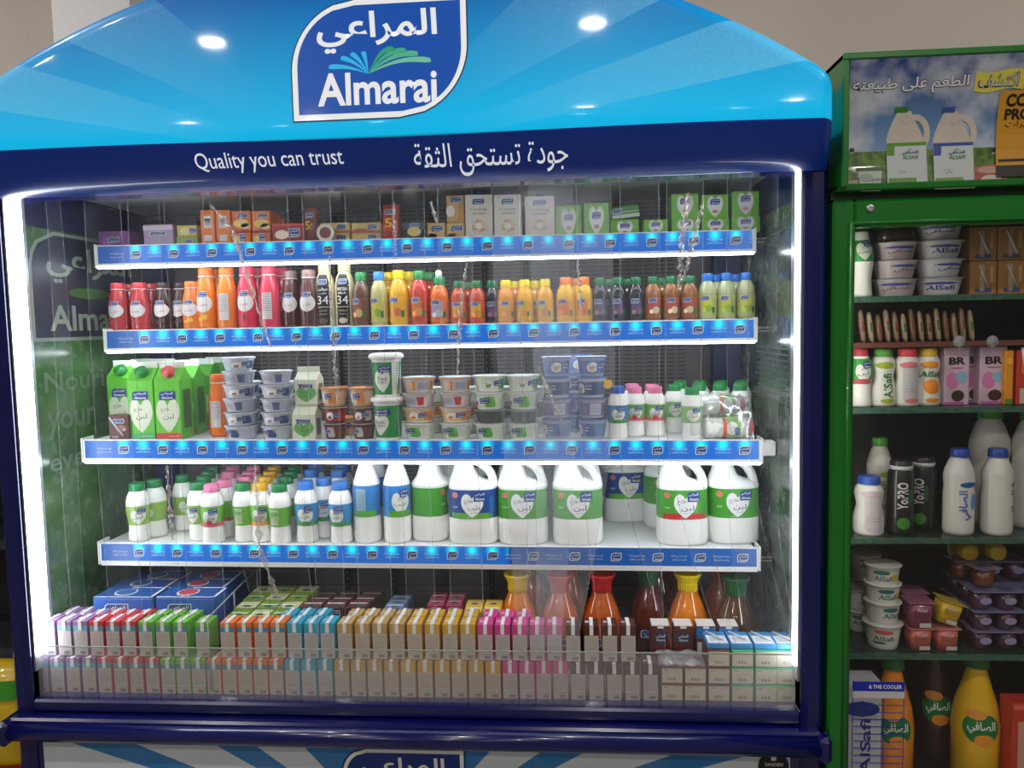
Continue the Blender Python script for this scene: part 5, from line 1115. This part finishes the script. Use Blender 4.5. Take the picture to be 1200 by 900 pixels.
b.text('الطعم على طبيعته', *hp(996, 92, 1133, 112), TB, H1, .045, 3); b.text('الطعم على طبيعته', *hp(997, 93, 1132, 111), WHITE, H2, .012, 3)
x, z, w_, h_ = hp(1139, 86, 1197, 107); b.rows(lambda q: (x-w_/2, x+w_/2), z-h_/2, z+h_/2, C((226, 214, 90)), lambda X, Z: H2(X, Z+.004*math.sin((X-x)*60)), 2, 10); b.text('اكتشف', *hp(1143, 88, 1190, 104), TB, H3, .03, 3); b.text('اكتشف', *hp(1144, 89, 1189, 103), C((200, 206, 220)), H4, .0, 3)
for px, capc, bandc, t1 in ((1064, (50, 130, 40), (90, 150, 40), 'لبن'), (1119, (60, 84, 150), (50, 84, 160), 'حليب')):
    JM = mat('printed_jug', (206, 196, 184), .5, noise=.05, nscale=60)
    x0, z0_, w0, h0 = hp(px-26, 130, px+26, 221); zb_ = z0_-h0/2
    def jlr(z):
        t = (z-zb_)/h0; hw = w0*.47 if t < .6 else w0*(.47-.27*((t-.6)/.4)**1.5); c = x0-w0*.10*max(0, t-.35); return c-hw+w0*.03, c+hw*(1 if t < .55 else 1-.35*(t-.55)/.45)
    b.rows(jlr, zb_, zb_+h0, JM, H1, 12, 3)
    ring = [(x0+w0*(.16+.30*math.cos(a)), zb_+h0*(.70+.22*math.sin(a))) for a in [PI*(.75-1.25*k/14) for k in range(15)]]
    vs = []
    for k, (X, Z) in enumerate(ring):
        dx, dz = X-(x0+w0*.16), Z-(zb_+h0*.70); l_ = math.hypot(dx, dz); vs += [H2(X-dx/l_*.007, Z-dz/l_*.007), H2(X+dx/l_*.007, Z+dz/l_*.007)]
    b.add(vs, [(2*k, 2*k+1, 2*k+3, 2*k+2) for k in range(14)], JM)
    b.rect(x0-w0*.16, zb_+h0*1.02, w0*.3, h0*.07, C(capc), H2, 1, 1)
    b.rect(x0, zb_+h0*.32, w0*.90, h0*.50, C((196, 204, 206)), H2, 1, 1); b.rect(x0, zb_+h0*.585, w0*.90, h0*.04, C(bandc), H3, 1, 1); b.rect(x0-w0*.1, zb_+h0*.11, w0*.62, h0*.1, C((96, 146, 40)), H3, 1, 1); b.rect(x0-w0*.36, zb_+h0*.5, w0*.17, h0*.12, C(bandc), H4, 1, 1)
    b.oval(x0+w0*.08, zb_+h0*.44, w0*.52, h0*.17, C((60, 90, 60)), H3, 8, 6); b.oval(x0+w0*.08, zb_+h0*.44, w0*.48, h0*.15, C((190, 200, 200)), H4, 8, 6)
    b.text('الصافي', x0+w0*.08, zb_+h0*.47, w0*.36, h0*.06, C((40, 60, 120)), off(H4, .0008), .02); b.text('ALSAFI', x0+w0*.08, zb_+h0*.41, w0*.36, h0*.05, C((60, 130, 50)), off(H4, .0008), .02)
    b.text(t1, x0-w0*.12, zb_+h0*.27, w0*.28, h0*.07, TB, H4, .01); b.text('طازج', x0-w0*.1, zb_+h0*.215, w0*.16, h0*.04, TB, H4)
x, z, w_, h_ = hp(1005, 196, 1036, 224); b.rows(lambda q: (x-w_*.42-(q-z)*.1, x+w_*.42+(q-z)*.1), z-h_/2, z+h_/2, C((190, 196, 190)), H1, 2, 3); b.rect(x, z+h_*.44, w_*1.02, h_*.14, C((60, 100, 40)), H2, 1, 1); b.oval(x-w_*.15, z+h_*.08, w_*.5, h_*.36, C((150, 170, 160)), H2, 8, 4); b.text('زبادي', x+w_*.22, z-h_*.02, w_*.4, h_*.2, TB, H3); b.rect(x-w_*.05, z-h_*.32, w_*.6, h_*.2, C((40, 110, 60)), H2, 1, 1)
x, z, w_, h_ = hp(1142, 192, 1182, 221); b.oval(x, z+h_*.28, w_, h_*.44, C((180, 84, 84)), H2); b.rect(x, z-h_*.1, w_*.94, h_*.6, C((170, 64, 64)), H1, 1, 1); b.oval(x, z+h_*.28, w_*.8, h_*.3, C((190, 150, 130)), H3); b.oval(x, z-h_*.12, w_*.6, h_*.4, C((206, 190, 180)), H2)
x, z, w_, h_ = hp(982, 211, 1006, 224); b.rect(x, z, w_, h_, C((166, 150, 130)), H1, 1, 1)
for px in (1000, 1167): x, z, w_, h_ = hp(px-3, 171, px+3, 179); b.oval(x, z, w_, h_*.7, C((30, 30, 30)), H2, 5, 3); b.rect(x, z-h_*.3, w_*.6, h_*.5, C((190, 190, 186)), H1, 1, 1)
x0, z, w_, h_ = hp(1169, 106, 1264, 206); b.rect(x0, z, w_, h_, C((206, 148, 34)), off(HS, .004), 6, 1); b.rect(x0, z-h_*.43, w_, h_*.14, C((26, 20, 22)), off(HS, .0046), 1, 1)
xa = x0-w_/2; b.text('CCTV', xa+.056, hp(1175, 111, 1230, 124)[1], .082, .027, C((26, 20, 22)), off(HS, .005), .04, 4); b.text('PROTECTED', xa+.100, hp(1175, 127, 1230, 139)[1], .170, .024, C((26, 20, 22)), off(HS, .005), .04, 4); b.text('كاميرات', xa+.058, hp(1175, 140, 1230, 150)[1], .08, .018, C((26, 20, 22)), off(HS, .005), .0, 4)
b.rect(x0, z-h_*.30, w_*.94, h_*.03, C((26, 20, 22)), off(HS, .005), 1, 1)
gpart('header_picture', b, h)
# glass shelves
GS = mat('glass_shelf', (40, 56, 50), .12); GSE = mat('glass_shelf_edge', (60, 96, 78), .2, noise=.3, nscale=60)
GSZ = {}
for k, y in ((1, 347), (2, 478), (3, 631), (4, 767)):
    z = Zat(1060, y, .10); GSZ[k] = z; b = MB(); b.box(CX0+.032, CX1-.032, .105, .62, z-.012, z, GS); b.box(CX0+.032, CX1-.032, .1, .105, z-.014, z+.001, GSE)
    for q in range(0): pass
    gpart('shelf', b)
b = MB(); b.box(CX0+.06, CX1-.04, .12, .128, Zat(1060, 407, .12), Zat(1060, 401, .12), mat('hook_rail', (110, 62, 52), .4)); gpart('hook_rail', b)
# interior lamp behind the door stile
b = MB(); b.box(CX0+.034, CX0+.044, .034, .05, 1.0, 1.77, mat('cooler_lamp', (255, 250, 240), .4, emit=(255, 250, 240), es=9)); gpart('cooler_light', b)
def gput(key, px, k, Y, label, cat, group=None, rz=0., dz=0., ref=.05, **kw):
    z = GSZ[k]+dz+.0006; X = max(Xat(px, Y, z+ref), CX0+.034+max(v.co.x for v in KINDS[key][1][0][1].vertices)*1.05); return put(key, (X, Y, z), label, cat, group, rz=rz, **kw)
def safi(l, s, W, H, c=(20, 40, 130), en=True):
    l.text('الصافي' if not en else 'AlSafi', 0, H*.42, W*.55, H*.26, C(c), s, .02); l.oval(0, H*.66, W*.7, H*.16, C((70, 80, 160)), s)
cup('s_blue', .118, .046, (206, 206, 210), (196, 196, 206), (206, 206, 210), lambda l, s, W, H: safi(l, s, W, H, en=False)); cup('s_blue_en', .118, .046, (206, 206, 210), (190, 190, 206), (206, 206, 210), lambda l, s, W, H: safi(l, s, W, H)); cup('s_rose', .112, .046, (196, 190, 192), (180, 170, 176), (190, 176, 180), lambda l, s, W, H: safi(l, s, W, H, (130, 70, 90), False))
dairy('s_laban', (220, 220, 214), (30, 150, 60), None, .165, .062, .09, .15, 'لبن')
gput('s_laban', 1008, 1, .15, 'white-capped green and white laban bottle on the cooler\'s top shelf, against the door stile', 'laban bottle')
def gstack(keys, hs, px, k, Y, what, cat, grp):
    z = 0
    for i, (kk, h_) in enumerate(zip(keys, hs)): gput(kk, px, k, Y, '%s, %s' % (what, 'bottom one' if i == 0 else 'topmost' if i == len(keys)-1 else 'number %s up' % ['', 'two', 'three', 'four'][i]), cat, grp, dz=z, rz=((i*5) % 3-1)*.3, ref=.02); z += h_
gstack(['s_rose', 's_rose', 's_rose'], [.0465]*3, 1048, 1, .17, 'pink-lettered tub beside the laban bottle', 'cream tub', 'pink-lettered tubs')
gstack(['s_blue_en', 's_blue', 's_blue_en', 's_blue'], [.0465]*4, 1099, 1, .165, 'cream tub with blue lettering on the cooler\'s top shelf', 'cream tub', 'blue-lettered tubs')
b = MB(); b.rings([(0, 0, 0, .05, .04, 2.5), (0, 0, .02, .048, .038, 2.5), (.004, 0, .034, .03, .026, 2.2), (0, 0, .04, .012, .01, 2)], C((62, 44, 40), .25, .5), 18); kind('crumple', 'snack_bag', [('bag', b)])
gput('crumple', 1048, 1, .17, 'crumpled dark bag lying on the pink-lettered tubs', 'bag', dz=.142)
def straws(col):
    def f(l, s, W, H):
        l.rect(-W*.05, H*.5, W*.16, H*.8, C((190, 170, 150)), s, 1, 1); l.rect(0, H*.12, W*.6, H*.12, C((60, 80, 130)), s, 1, 1); l.rect(W*.3, H*.6, W*.12, H*.5, C([min(255, v+40) for v in col]), s, 1, 1)
    return f
for kk, c in (('gold', (176, 126, 56)), ('blue', (80, 110, 160))):
    pack('sb_'+kk, .066, .045, .084, c, straws(c), 'drink_carton')
    m = MB(); m.tube([(-.012, -.0245, .074), (.012, -.0245, .016)], .003, C((210, 200, 190), .3), 8); KINDS['sb_'+kk][1].append(('drinking_straw', m.build('drinking_straw'), None))
i = 0
for r_ in range(2):
    for c_, px in enumerate((1147, 1180, 1213)): gput('sb_gold' if c_ < 2 else 'sb_blue', px, 1, .16, '%s drink carton with its straw, %s row, %s' % ('gold' if c_ < 2 else 'blue', ['lower', 'upper'][r_], ['beside the blue-lettered tubs', 'second along', 'at the frame edge'][c_]), 'drink carton', 'straw cartons in the cooler', dz=r_*.0855)
# snack sticks hung from the rail
for i in range(14):
    px = 1012+i*9.8; b = MB(); H = .085-.006*((i*7) % 3); b.rings([(0, 0, 0, .002, .009, 3), (0, 0, .01, .006, .009, 2.4), (0, 0, H*.5, .007, .010, 2.2), (0, 0, H-.01, .006, .009, 2.4), (0, 0, H, .002, .009, 3)], C([(150, 116, 92), (170, 150, 120), (130, 90, 60), (164, 132, 110)][i % 4], .3, .3), 10)
    l = MB(); l.rect(0, H*.5, .007, H*.3, C([(120, 60, 50), (90, 100, 60)][i % 2]), flat(-.0105), 1, 1); kind('stick%d' % i, 'snack_stick', [('wrapper', b), ('printed_band', l)])
    a = at(px, 382, .15); put('stick%d' % i, (a.x, .15, Zat(1060, 401, .15)+.0006), 'thin wrapped cheese stick standing behind the red rail, %s' % (['leftmost', 'second', 'third', 'fourth', 'fifth', 'sixth', 'seventh', 'eighth', 'ninth', 'tenth', 'eleventh', 'twelfth', 'thirteenth', 'rightmost'][i]+(' from the left' if 0 < i < 13 else ' one')), 'cheese stick', 'wrapped cheese sticks', rx=0, ry=-.12)
b = MB(); b.box(CX0+.05, CX1-.04, .13, .2, Zat(1060, 401, .15)-.008, Zat(1060, 401, .15), C((60, 40, 38))); gpart('stick_tray', b)
# shelf two
dairy('s_g', (206, 70, 84), (40, 150, 50), (190, 80, 90), .150, .062, .06, .125, 'لبن')
def safiv(key, capc, mainc, fruit, W=.062, H=.152, vert=True, tc=(30, 110, 50), txt='AlSafi'):
    r = W/2; prof = [(r*.93, 0), (r, .006), (r, H*.3), (r*.8, H*.5), (r*.96, H*.68), (r*.9, H*.78), (r*.72, H*.84), (r*.7, H*.87)]
    def des(b, s):
        b.oval(-r*.1, H*.70, W*.7, H*.12, C(mainc), s); b.oval(r*.1, H*.10, W*.6, H*.08, C(mainc), s)
        if fruit: b.oval(0, H*.33, W*.62, H*.26, C(fruit), s); b.text(txt, 0, H*.54, W*.8, H*.10, C(tc), off(s, .0005), .02)
        elif vert: b.text(txt, r*.1, H*.35, H*.42, W*.36, C(tc), off(s, .0005), .02, 2, PI/2)
        else: b.rect(0, H*.42, W*.6, H*.6, C((196, 190, 194)), s); [b.rect(0, H*(.66-.045*k), W*.5, .001, GREYTXT, off(s, .0005), 1, 3) for k in range(10)]
    bottle(key, 'yoghurt_drink_bottle', prof, C((222, 222, 216), .35), r*.74, H*.12, C(capc, .35), H*.05, H*.83, C((222, 222, 216), .35), des)
safiv('s_kiwi', (90, 170, 70), (160, 180, 40), None); safiv('s_straw', (214, 66, 84), (220, 120, 130), None, vert=False); safiv('s_mango', (226, 190, 50), (226, 150, 40), (236, 140, 30))
gput('s_g', 1007, 2, .15, 'green and white laban bottle with a pink cap against the cooler\'s stile', 'laban bottle', 'drinks on the cooler\'s second shelf'); gput('s_kiwi', 1034, 2, .155, 'white kiwi yoghurt drink with green cap and vertical lettering', 'yoghurt drink', 'drinks on the cooler\'s second shelf')
gput('s_straw', 1062, 2, .15, 'white strawberry yoghurt drink with red cap, nutrition side out', 'yoghurt drink', 'drinks on the cooler\'s second shelf'); gput('s_mango', 1086, 2, .155, 'white mango yoghurt drink with yellow cap and a mango picture', 'yoghurt drink', 'drinks on the cooler\'s second shelf')
for px, kk, w_ in ((1022, 's_straw', 'between pink and green caps'), (1048, 's_kiwi', 'between green and red caps'), (1074, 's_straw', 'between red and yellow caps')): gput(kk, px, 2, .23, 'yoghurt drink in the cooler\'s back row %s' % w_, 'yoghurt drink', 'drinks on the cooler\'s second shelf')
def br_(l, s, W, H):
    l.text('BR', 0, H*.76, W*.66, H*.13, C((40, 30, 40)), s, .04, 3); l.rect(0, H*.64, W*.5, H*.02, C((190, 90, 130)), s, 1, 1); l.oval(-W*.18, H*.42, W*.5, H*.3, C((216, 130, 180)), s); l.oval(W*.2, H*.48, W*.5, H*.2, C((150, 190, 220)), off(s, .0003)); l.oval(W*.05, H*.16, W*.5, H*.2, C((70, 40, 36)), off(s, .0006)); l.rect(-W*.1, H*.03, W*.8, H*.05, C((190, 100, 170)), s, 1, 1)
pack('br', .066, .05, .150, (216, 190, 206), br_, 'milkshake_carton')
for px, Y, w_ in ((1114, .15, 'in front'), (1136, .19, 'half hidden behind the first'), (1158, .155, 'beside the orange carton')): gput('br', px, 2, Y+.02, 'pink and white milkshake carton with a chocolate scoop, %s' % w_, 'milkshake carton', 'milkshake cartons', rz=.12 if px == 1114 else 0)
pack('oj', .020, .05, .14, (230, 150, 30), dlogo(0, 0, 0, 0, [('o', 0, .8, .7, .12, (250, 190, 40)), ('r', 0, .06, .9, .1, (90, 140, 50))]), 'juice_carton'); gput('oj', 1176, 2, .16, 'slim orange juice carton standing edge-on beside the red ones', 'juice carton')
pack('rj', .052, .05, .14, (196, 60, 36), dlogo(0, 0, 0, 0, [('r', -.2, .16, .3, .28, (206, 190, 180)), ('r', .25, .16, .3, .28, (200, 190, 186)), ('o', 0, .66, .6, .3, (230, 120, 60))]), 'juice_carton'); m = MB(); m.tube([(-.008, -.026, .1), (-.014, -.026, .146)], .004, WHITE, 8); KINDS['rj'][1].append(('straw_sleeve', m.build('straw_sleeve'), None))
gput('rj', 1197, 2, .16, 'red juice carton with a white straw sleeve at the frame edge', 'juice carton')
# shelf three
def milkb(key, W, H, capc, tc, dark=False, txt='الصافي', curve=True):
    r = W/2; prof = [(r*.92, 0), (r, .008), (r, H*.48), (r*.94, H*.56), (r, H*.66), (r*.97, H*.74), (r*.7, H*.86), (r*.55, H*.9), (r*.55, H*.93)] if not dark else [(r*.95, 0), (r, .006), (r, H*.80), (r*.86, H*.86), (r*.84, H*.87)]
    bm = C((26, 24, 28), .3, .3) if dark else C((214, 212, 208), .35)
    def des(b, s):
        if dark:
            b.text('YoPRO', -r*.2, H*.52, H*.36, W*.40, C((206, 206, 210)), s, .03, 3, PI/2); b.oval(-r*.1, H*.16, W*.5, H*.16, C((60, 130, 50)), s); b.rect(r*.35, H*.5, W*.16, H*.2, C((40, 84, 50)), s, 1, 2)
        else:
            b.text(txt, 0, H*.36, H*.34, W*.42, C(tc), off(s, .0005), .02, 3, PI/2); b.oval(r*.25, H*.60, W*.6, H*.07, C(tc), s); b.oval(r*.6, H*.4, W*.2, H*.2, C([min(255, v+50) for v in tc]), s)
    bottle(key, 'protein_drink_bottle' if dark else 'milk_bottle', prof, bm, r*(.86 if dark else .62), H*(.11 if dark else .085), C(capc, .35), H*.05, H*.72, bm, des)
    if dark: m = MB(); m.lathe([(r*.90, H*.855), (r*.90, H*.905)], C((196, 196, 200)), 18); KINDS[key][1].append(('neck_band', m.build('neck_band'), None))
milkb('m_big', .100, .315, (70, 160, 60), (170, 190, 60), txt='AlSafi'); milkb('m_blue', .074, .222, (44, 74, 170), (30, 90, 170)); milkb('m_green', .064, .240, (80, 160, 60), (150, 180, 60), txt='AlSafi'); milkb('m_yo', .064, .200, (40, 38, 42), (0, 0, 0), True)
safiv('m_small', (40, 84, 180), (200, 180, 200), None, .074, .158, vert=False)
for kk, px, Y, lab in (('m_small', 1018, .15, 'small waisted white bottle with blue cap near the cooler\'s stile'), ('m_green', 1030, .24, 'slim white bottle with green cap behind the small waisted one'), ('m_yo', 1055, .155, 'black protein drink bottle with vertical white lettering'), ('m_yo', 1081, .20, 'black protein drink bottle set back beside the first'),
        ('m_blue', 1123, .155, 'milk bottle with blue cap and blue vertical Arabic lettering'), ('m_big', 1158, .26, 'large white bottle with green cap behind the blue-capped ones'), ('m_blue', 1168, .150, 'milk bottle with blue cap in front of the large one'), ('m_big', 1208, .22, 'large white bottle cut by the picture edge')): gput(kk, px, 3, Y, lab, 'bottle', rz={1168: .9, 1081: -.5}.get(px, 0), ref=.08)
# shelf four
cup('s_cup', .092, .062, (206, 208, 200), (206, 206, 200), (214, 214, 206), lambda l, s, W, H: (l.text('AlSafi', 0, H*.46, W*.5, H*.22, C((60, 110, 100)), s, .02), l.oval(-W*.05, H*.72, W*.44, H*.2, C((40, 110, 110)), s), l.oval(W*.3, H*.5, W*.14, H*.34, C((206, 180, 60)), s)))
cup('s_cupr', .098, .068, (206, 208, 200), (206, 206, 200), (214, 214, 206), lambda l, s, W, H: (l.text('AlSafi', 0, H*.46, W*.5, H*.2, C((60, 110, 100)), s, .02), l.oval(0, H*.72, W*.5, H*.18, C((206, 90, 100)), s), l.oval(-W*.1, H*.28, W*.34, H*.1, C((40, 90, 90)), s)))
gstack(['s_cupr', 's_cup', 's_cup', 's_cup'], [.064, .050, .050, .062], 1034, 4, .16, 'white yoghurt cup with teal print in the tall stack', 'yoghurt cup', 'teal-printed yoghurt cups')
gstack(['s_cup', 's_cup'], [.063, .063], 1009, 4, .27, 'white yoghurt cup half hidden by the door stile', 'yoghurt cup', 'yoghurt cups by the stile')
gstack(['s_cup', 's_cup', 's_cup'], [.063, .063, .063], 1013, 4, .385, 'white yoghurt cup in the dim back stack by the stile', 'yoghurt cup', 'yoghurt cups by the stile')
def sqcup(key, col, W=.062, H=.064, txtc=(226, 200, 206)):
    b = MB(); b.rings([(0, 0, 0, W*.42, W*.42, 5), (0, 0, H*.9, W*.46, W*.46, 5)], C(col, .3, .3), 24); d = MB(); d.box(-W*.52, W*.52, -W*.52, W*.52, H*.9, H*.93, C([min(255, int(v*.7+60)) for v in col], .25), .0008)
    l = MB(); s = flat(-W*.462); l.rect(0, H*.5, W*.6, H*.26, C([int(v*.8) for v in col]), s, 1, 1); l.rect(W*.12, H*.12, W*.44, H*.16, C((206, 196, 186)), s, 1, 1); l.text('AlSafi', 0, H*.66, W*.4, H*.12, C(txtc), off(s, .0005), .02); kind(key, 'yoghurt_pot', [('pot', b), ('foil_lid', d), ('front_print', l)])
sqcup('pk', (206, 104, 96)); sqcup('mg', (140, 60, 96), .066, .075); sqcup('yl', (214, 176, 30))
gput('pk', 1075, 4, .15, 'salmon-pink square yoghurt pot beneath the magenta one', 'yoghurt pot', 'square yoghurt pots'); gput('pk', 1106, 4, .15, 'salmon-pink square yoghurt pot beneath the yellow one', 'yoghurt pot', 'square yoghurt pots'); gput('mg', 1075, 4, .15, 'magenta square yoghurt pot stacked on a pink one', 'yoghurt pot', 'square yoghurt pots', dz=.0605)
gput('yl', 1105, 4, .15, 'yellow yoghurt pot lying tipped on a pink one', 'yoghurt pot', 'square yoghurt pots', dz=.072, ry=.3)
gput('pk', 1070, 4, .225, 'pink square yoghurt pot in the back row behind the magenta one', 'yoghurt pot', 'square yoghurt pots'); gput('mg', 1068, 4, .225, 'magenta pot in the back row', 'yoghurt pot', 'square yoghurt pots', dz=.0605)
# jelly trays: two cups by three deep under one film lid
b = MB()
JC = C((72, 40, 66), .2, .6)
ps = []
lid = MB(); lid.box(-.062, .062, -.095, .095, .050, .0525, C((120, 116, 150), .2, .3), .001); lp = lambda x, z: (x, z, .0531)
for i in range(2):
    for j in range(3):
        m = MB(); m.lathe([(.021, 0), (.024, .006), (.028, .05)], JC, 18, cx=-.031+.062*i, cy=-.063+.063*j); ps.append(('jelly_cup', m))
        lid.oval(-.031+.062*i, -.063+.063*j, .036, .036, C((80, 84, 130)), lp, 6, 4)
fl_ = MB(); [fl_.oval(-.031+.062*i, .028, .030, .02, C((150, 140, 180)), flat(-.093), 8, 4) for i in range(2)]
ps += [('film_lid', lid), ('front_emblem', fl_)]; kind('jelly', 'jelly_tray', ps)
for c_ in range(2):
    for r_ in range(3): gput('jelly', 1148+c_*56, 4, .215, 'tray of dark purple jelly cups under a film lid, %s in the %s pile' % (['bottom', 'middle', 'top'][r_], ['nearer', 'farther'][c_]), 'jelly tray', 'jelly trays', dz=r_*.0535)
gput('jelly', 1156, 4, .42, 'tray of jelly cups behind the piles, lower', 'jelly tray', 'jelly trays'); gput('jelly', 1130, 4, .44, 'tray of jelly cups behind the piles, upper', 'jelly tray', 'jelly trays', dz=.0535) if False else None
b = MB(); b.box(-.02, .02, -.02, .02, 0, .05, JC); 
ps2 = []; m = MB(); m.lathe([(.021, 0), (.024, .006), (.028, .05)], C((110, 56, 40), .2, .6), 18); ps2.append(('jelly_cup', m)); d = MB(); d.box(-.034, .034, -.032, .032, .05, .052, C((120, 116, 150), .2, .3), .0008); ps2.append(('film_lid', d)); kind('jelly1', 'jelly_cup_single', ps2)
gput('jelly1', 1152, 4, .17, 'single brown jelly cup standing on top of the nearer pile', 'jelly cup', dz=.1615, rz=.3); gput('jelly1', 1126, 4, .24, 'single jelly cup on the nearer pile, set back', 'jelly cup', dz=.1615, rz=.1) 
b = MB(); b.rings([(0, 0, 0, .019, .019, 2.4), (0, 0, .004, .022, .022, 2.4), (0, 0, .06, .028, .028, 2.4)], C((222, 184, 24), .25, .4), 20); d = MB(); d.rings([(0, 0, .06, .032, .032, 3), (0, 0, .062, .032, .032, 3)], C((200, 196, 150), .3), 20); kind('ypot', 'yoghurt_pot', [('pot', b), ('foil_lid', d)])
b = MB(); zt = GSZ[3]-.016
for px, w_ in ((1139, 'nearer the stile'), (1172, 'farther from the stile')):
    X = Xat(px, .2, GSZ[4]+.24); put('ypot', (X, .205, GSZ[4]+.2145+.024), 'yellow custard pot lying on its side high on the jelly cups, %s' % w_, 'custard pot', 'yellow custard pots', rx=PI/2+PI)
pack('pile', .16, .10, .05, (84, 50, 70)); X = Xat(1158, .30, GSZ[4]+.2); put('jelly', (X, .30, GSZ[4]+.1615), 'tray of jelly cups at the very top of the nearer pile, set back', 'jelly tray', 'jelly trays')
# floor of the cooler
BZ = GSZ[4]-.36
b = MB(); b.box(CX0+.032, CX1-.032, .04, .66, BZ-.02, BZ, DARK); gpart('cooler_floor', b)
def bigj(key, liq, W=.108, H=.33):
    r = W/2; prof = [(r*.9, 0), (r, .01), (r*.98, H*.3), (r, H*.45), (r*.86, H*.62), (r*.55, H*.80), (r*.40, H*.9), (r*.40, H*.93)]
    def des(b, s):
        b.oval(0, H*.46, W*.72, H*.26, DGREEN, s); b.text('الصافي', 0, H*.47, W*.56, H*.10, PALE, off(s, .0006), .02, 3); b.oval(W*.05, H*.37, W*.4, H*.10, C((236, 150, 40)), off(s, .0004)); b.oval(-W*.1, H*.57, W*.4, H*.08, C((226, 150, 60)), off(s, .0004))
    bm = mat('juice_%d_%d_%d' % liq, liq, .15, coat=.8); bottle(key, 'juice_bottle', prof, bm, r*.52, H*.10, C((30, 104, 40), .35), H*.25, H*.6, bm, des, seg=28)
bigj('bj_o', (230, 140, 20)); bigj('bj_d', (56, 32, 26)); bigj('bj_y', (226, 180, 14), .118)
for kk, px, Y, lab in (('bj_o', 1046, .15, 'large orange juice bottle with green cap behind the notice on the glass'), ('bj_d', 1095, .27, 'large dark juice bottle with green cap and an apple label'), ('bj_y', 1144, .17, 'large yellow mango juice bottle with green cap')): put(kk, (Xat(px, Y, BZ+.25), Y, BZ+.0006), lab, 'juice bottle', 'large juice bottles in the cooler', rz=-.2)
pack('safibox', .10, .07, .30, (196, 196, 206), lambda l, s, W, H: (l.text('AlSafi', W*.1, H*.42, H*.5, W*.26, C((28, 40, 120)), s, .02, 3, PI/2), l.oval(0, H*.76, W*.9, H*.14, C((28, 50, 140)), s)), 'milk_carton'); put('safibox', (Xat(1004, .10, BZ+.25)-.0, .10, BZ+.0006), 'tall white and blue milk carton with vertical lettering at the cooler\'s foot', 'milk carton')
pack('redbox', .062, .06, .235, (190, 56, 34), lambda l, s, W, H: (l.rect(0, H*.5, W*.5, H*.6, C((200, 150, 130)), s, 1, 1), l.rect(0, H*.96, W*.9, H*.05, C((220, 110, 80)), s, 1, 1)), 'juice_carton'); put('redbox', (Xat(1193, .12, BZ+.2), .12, BZ+.0006), 'red juice carton with a pale panel at the foot of the cooler', 'juice carton')

# ------------------------------------------------------------------ stand on the other side
NB_ = root('dairy_display_stand', (-.55, .3, 0), 'dark dairy display stand at the edge, mostly hidden by the blue chiller', 'display stand')
def npart(name, mb): o = obj(name, mb, NB_); o.location = (.55, -.3, 0); return o
b = MB(); b.box(-1.0, -.13, .55, .6, 0, 1.9, mat('stand_back', (40, 40, 46), .6)); b.box(-.135, -.125, .23, .6, 0, 1.6, mat('stand_side', (30, 30, 40), .5)); npart('back_board', b)
for zt in (Zat(5, 545, .2), Zat(8, 640, .2), Zat(8, 772, .2)):
    b = MB(); b.box(-.95, -.136, .23, .55, zt-.02, zt, mat('stand_shelf', (52, 54, 60), .5)); npart('shelf', b)
b = MB(); z = Zat(4, 520, .13); b.box(-.6, -.10, .215, .228, z, z+.06, C((70, 120, 200))); b.text('الصافي', -.2, z+.03, .12, .03, WHITE, flat(.214)); npart('price_strip', b)
z = Zat(8, 772, .2)
def mk(l, s, W, H): l.rect(0, H*.72, W*.9, H*.3, C((30, 60, 140)), s, 1, 1); l.text('حليب', W*.1, H*.74, W*.5, H*.12, WHITE, off(s, .0005), .02); l.text('Milk', W*.1, H*.42, W*.56, H*.16, C((40, 60, 120)), s, .02, 3); l.oval(0, H*.2, W*.7, H*.2, C((120, 150, 190)), s)
pack('nbm', .085, .07, .21, (196, 202, 206), mk, 'milk_carton'); put('nbm', (-.185, .28, z+.0006), 'white milk carton with blue lettering on the stand beside the chiller', 'milk carton', 'cartons on the side stand'); put('nbm', (-.185, .37, z+.0006), 'white milk carton behind the first on the side stand', 'milk carton', 'cartons on the side stand')
b = MB(); zb = .3; zt2 = Zat(5, 775, .12)
b.rings([(-.192, .125, zb, .11, .06, 3), (-.192, .125, zb+.03, .13, .075, 3), (-.192, .125, (zb+zt2)/2, .13, .08, 2.6), (-.192, .125, zt2-.03, .12, .06, 2.6), (-.192, .125, zt2, .11, .015, 3)], C((206, 172, 20), .35, .2), 24)
o = obj('snack_bag', b); o['label'] = 'yellow and green snack bag low down beside the chiller'; o['category'] = 'bag'
for q, c_ in ((.84, (60, 150, 40)), (.12, (140, 30, 34))):
    m = MB(); m.rings([(-.192, .125, zb+(zt2-zb)*(q-.08), .132, .082, 2.7), (-.192, .125, zb+(zt2-zb)*(q+.08), .128 if q > .5 else .133, .076 if q > .5 else .083, 2.7)], C(c_), 24, False, False); obj('colour_band', m, o)
b = MB(); b.box(-.4, -.07, .02, .21, 0, .298, mat('stand_base', (40, 36, 40), .6), .004); o = obj('low_plinth', b); o['label'] = 'low dark plinth under the yellow snack bag'; o['category'] = 'plinth'
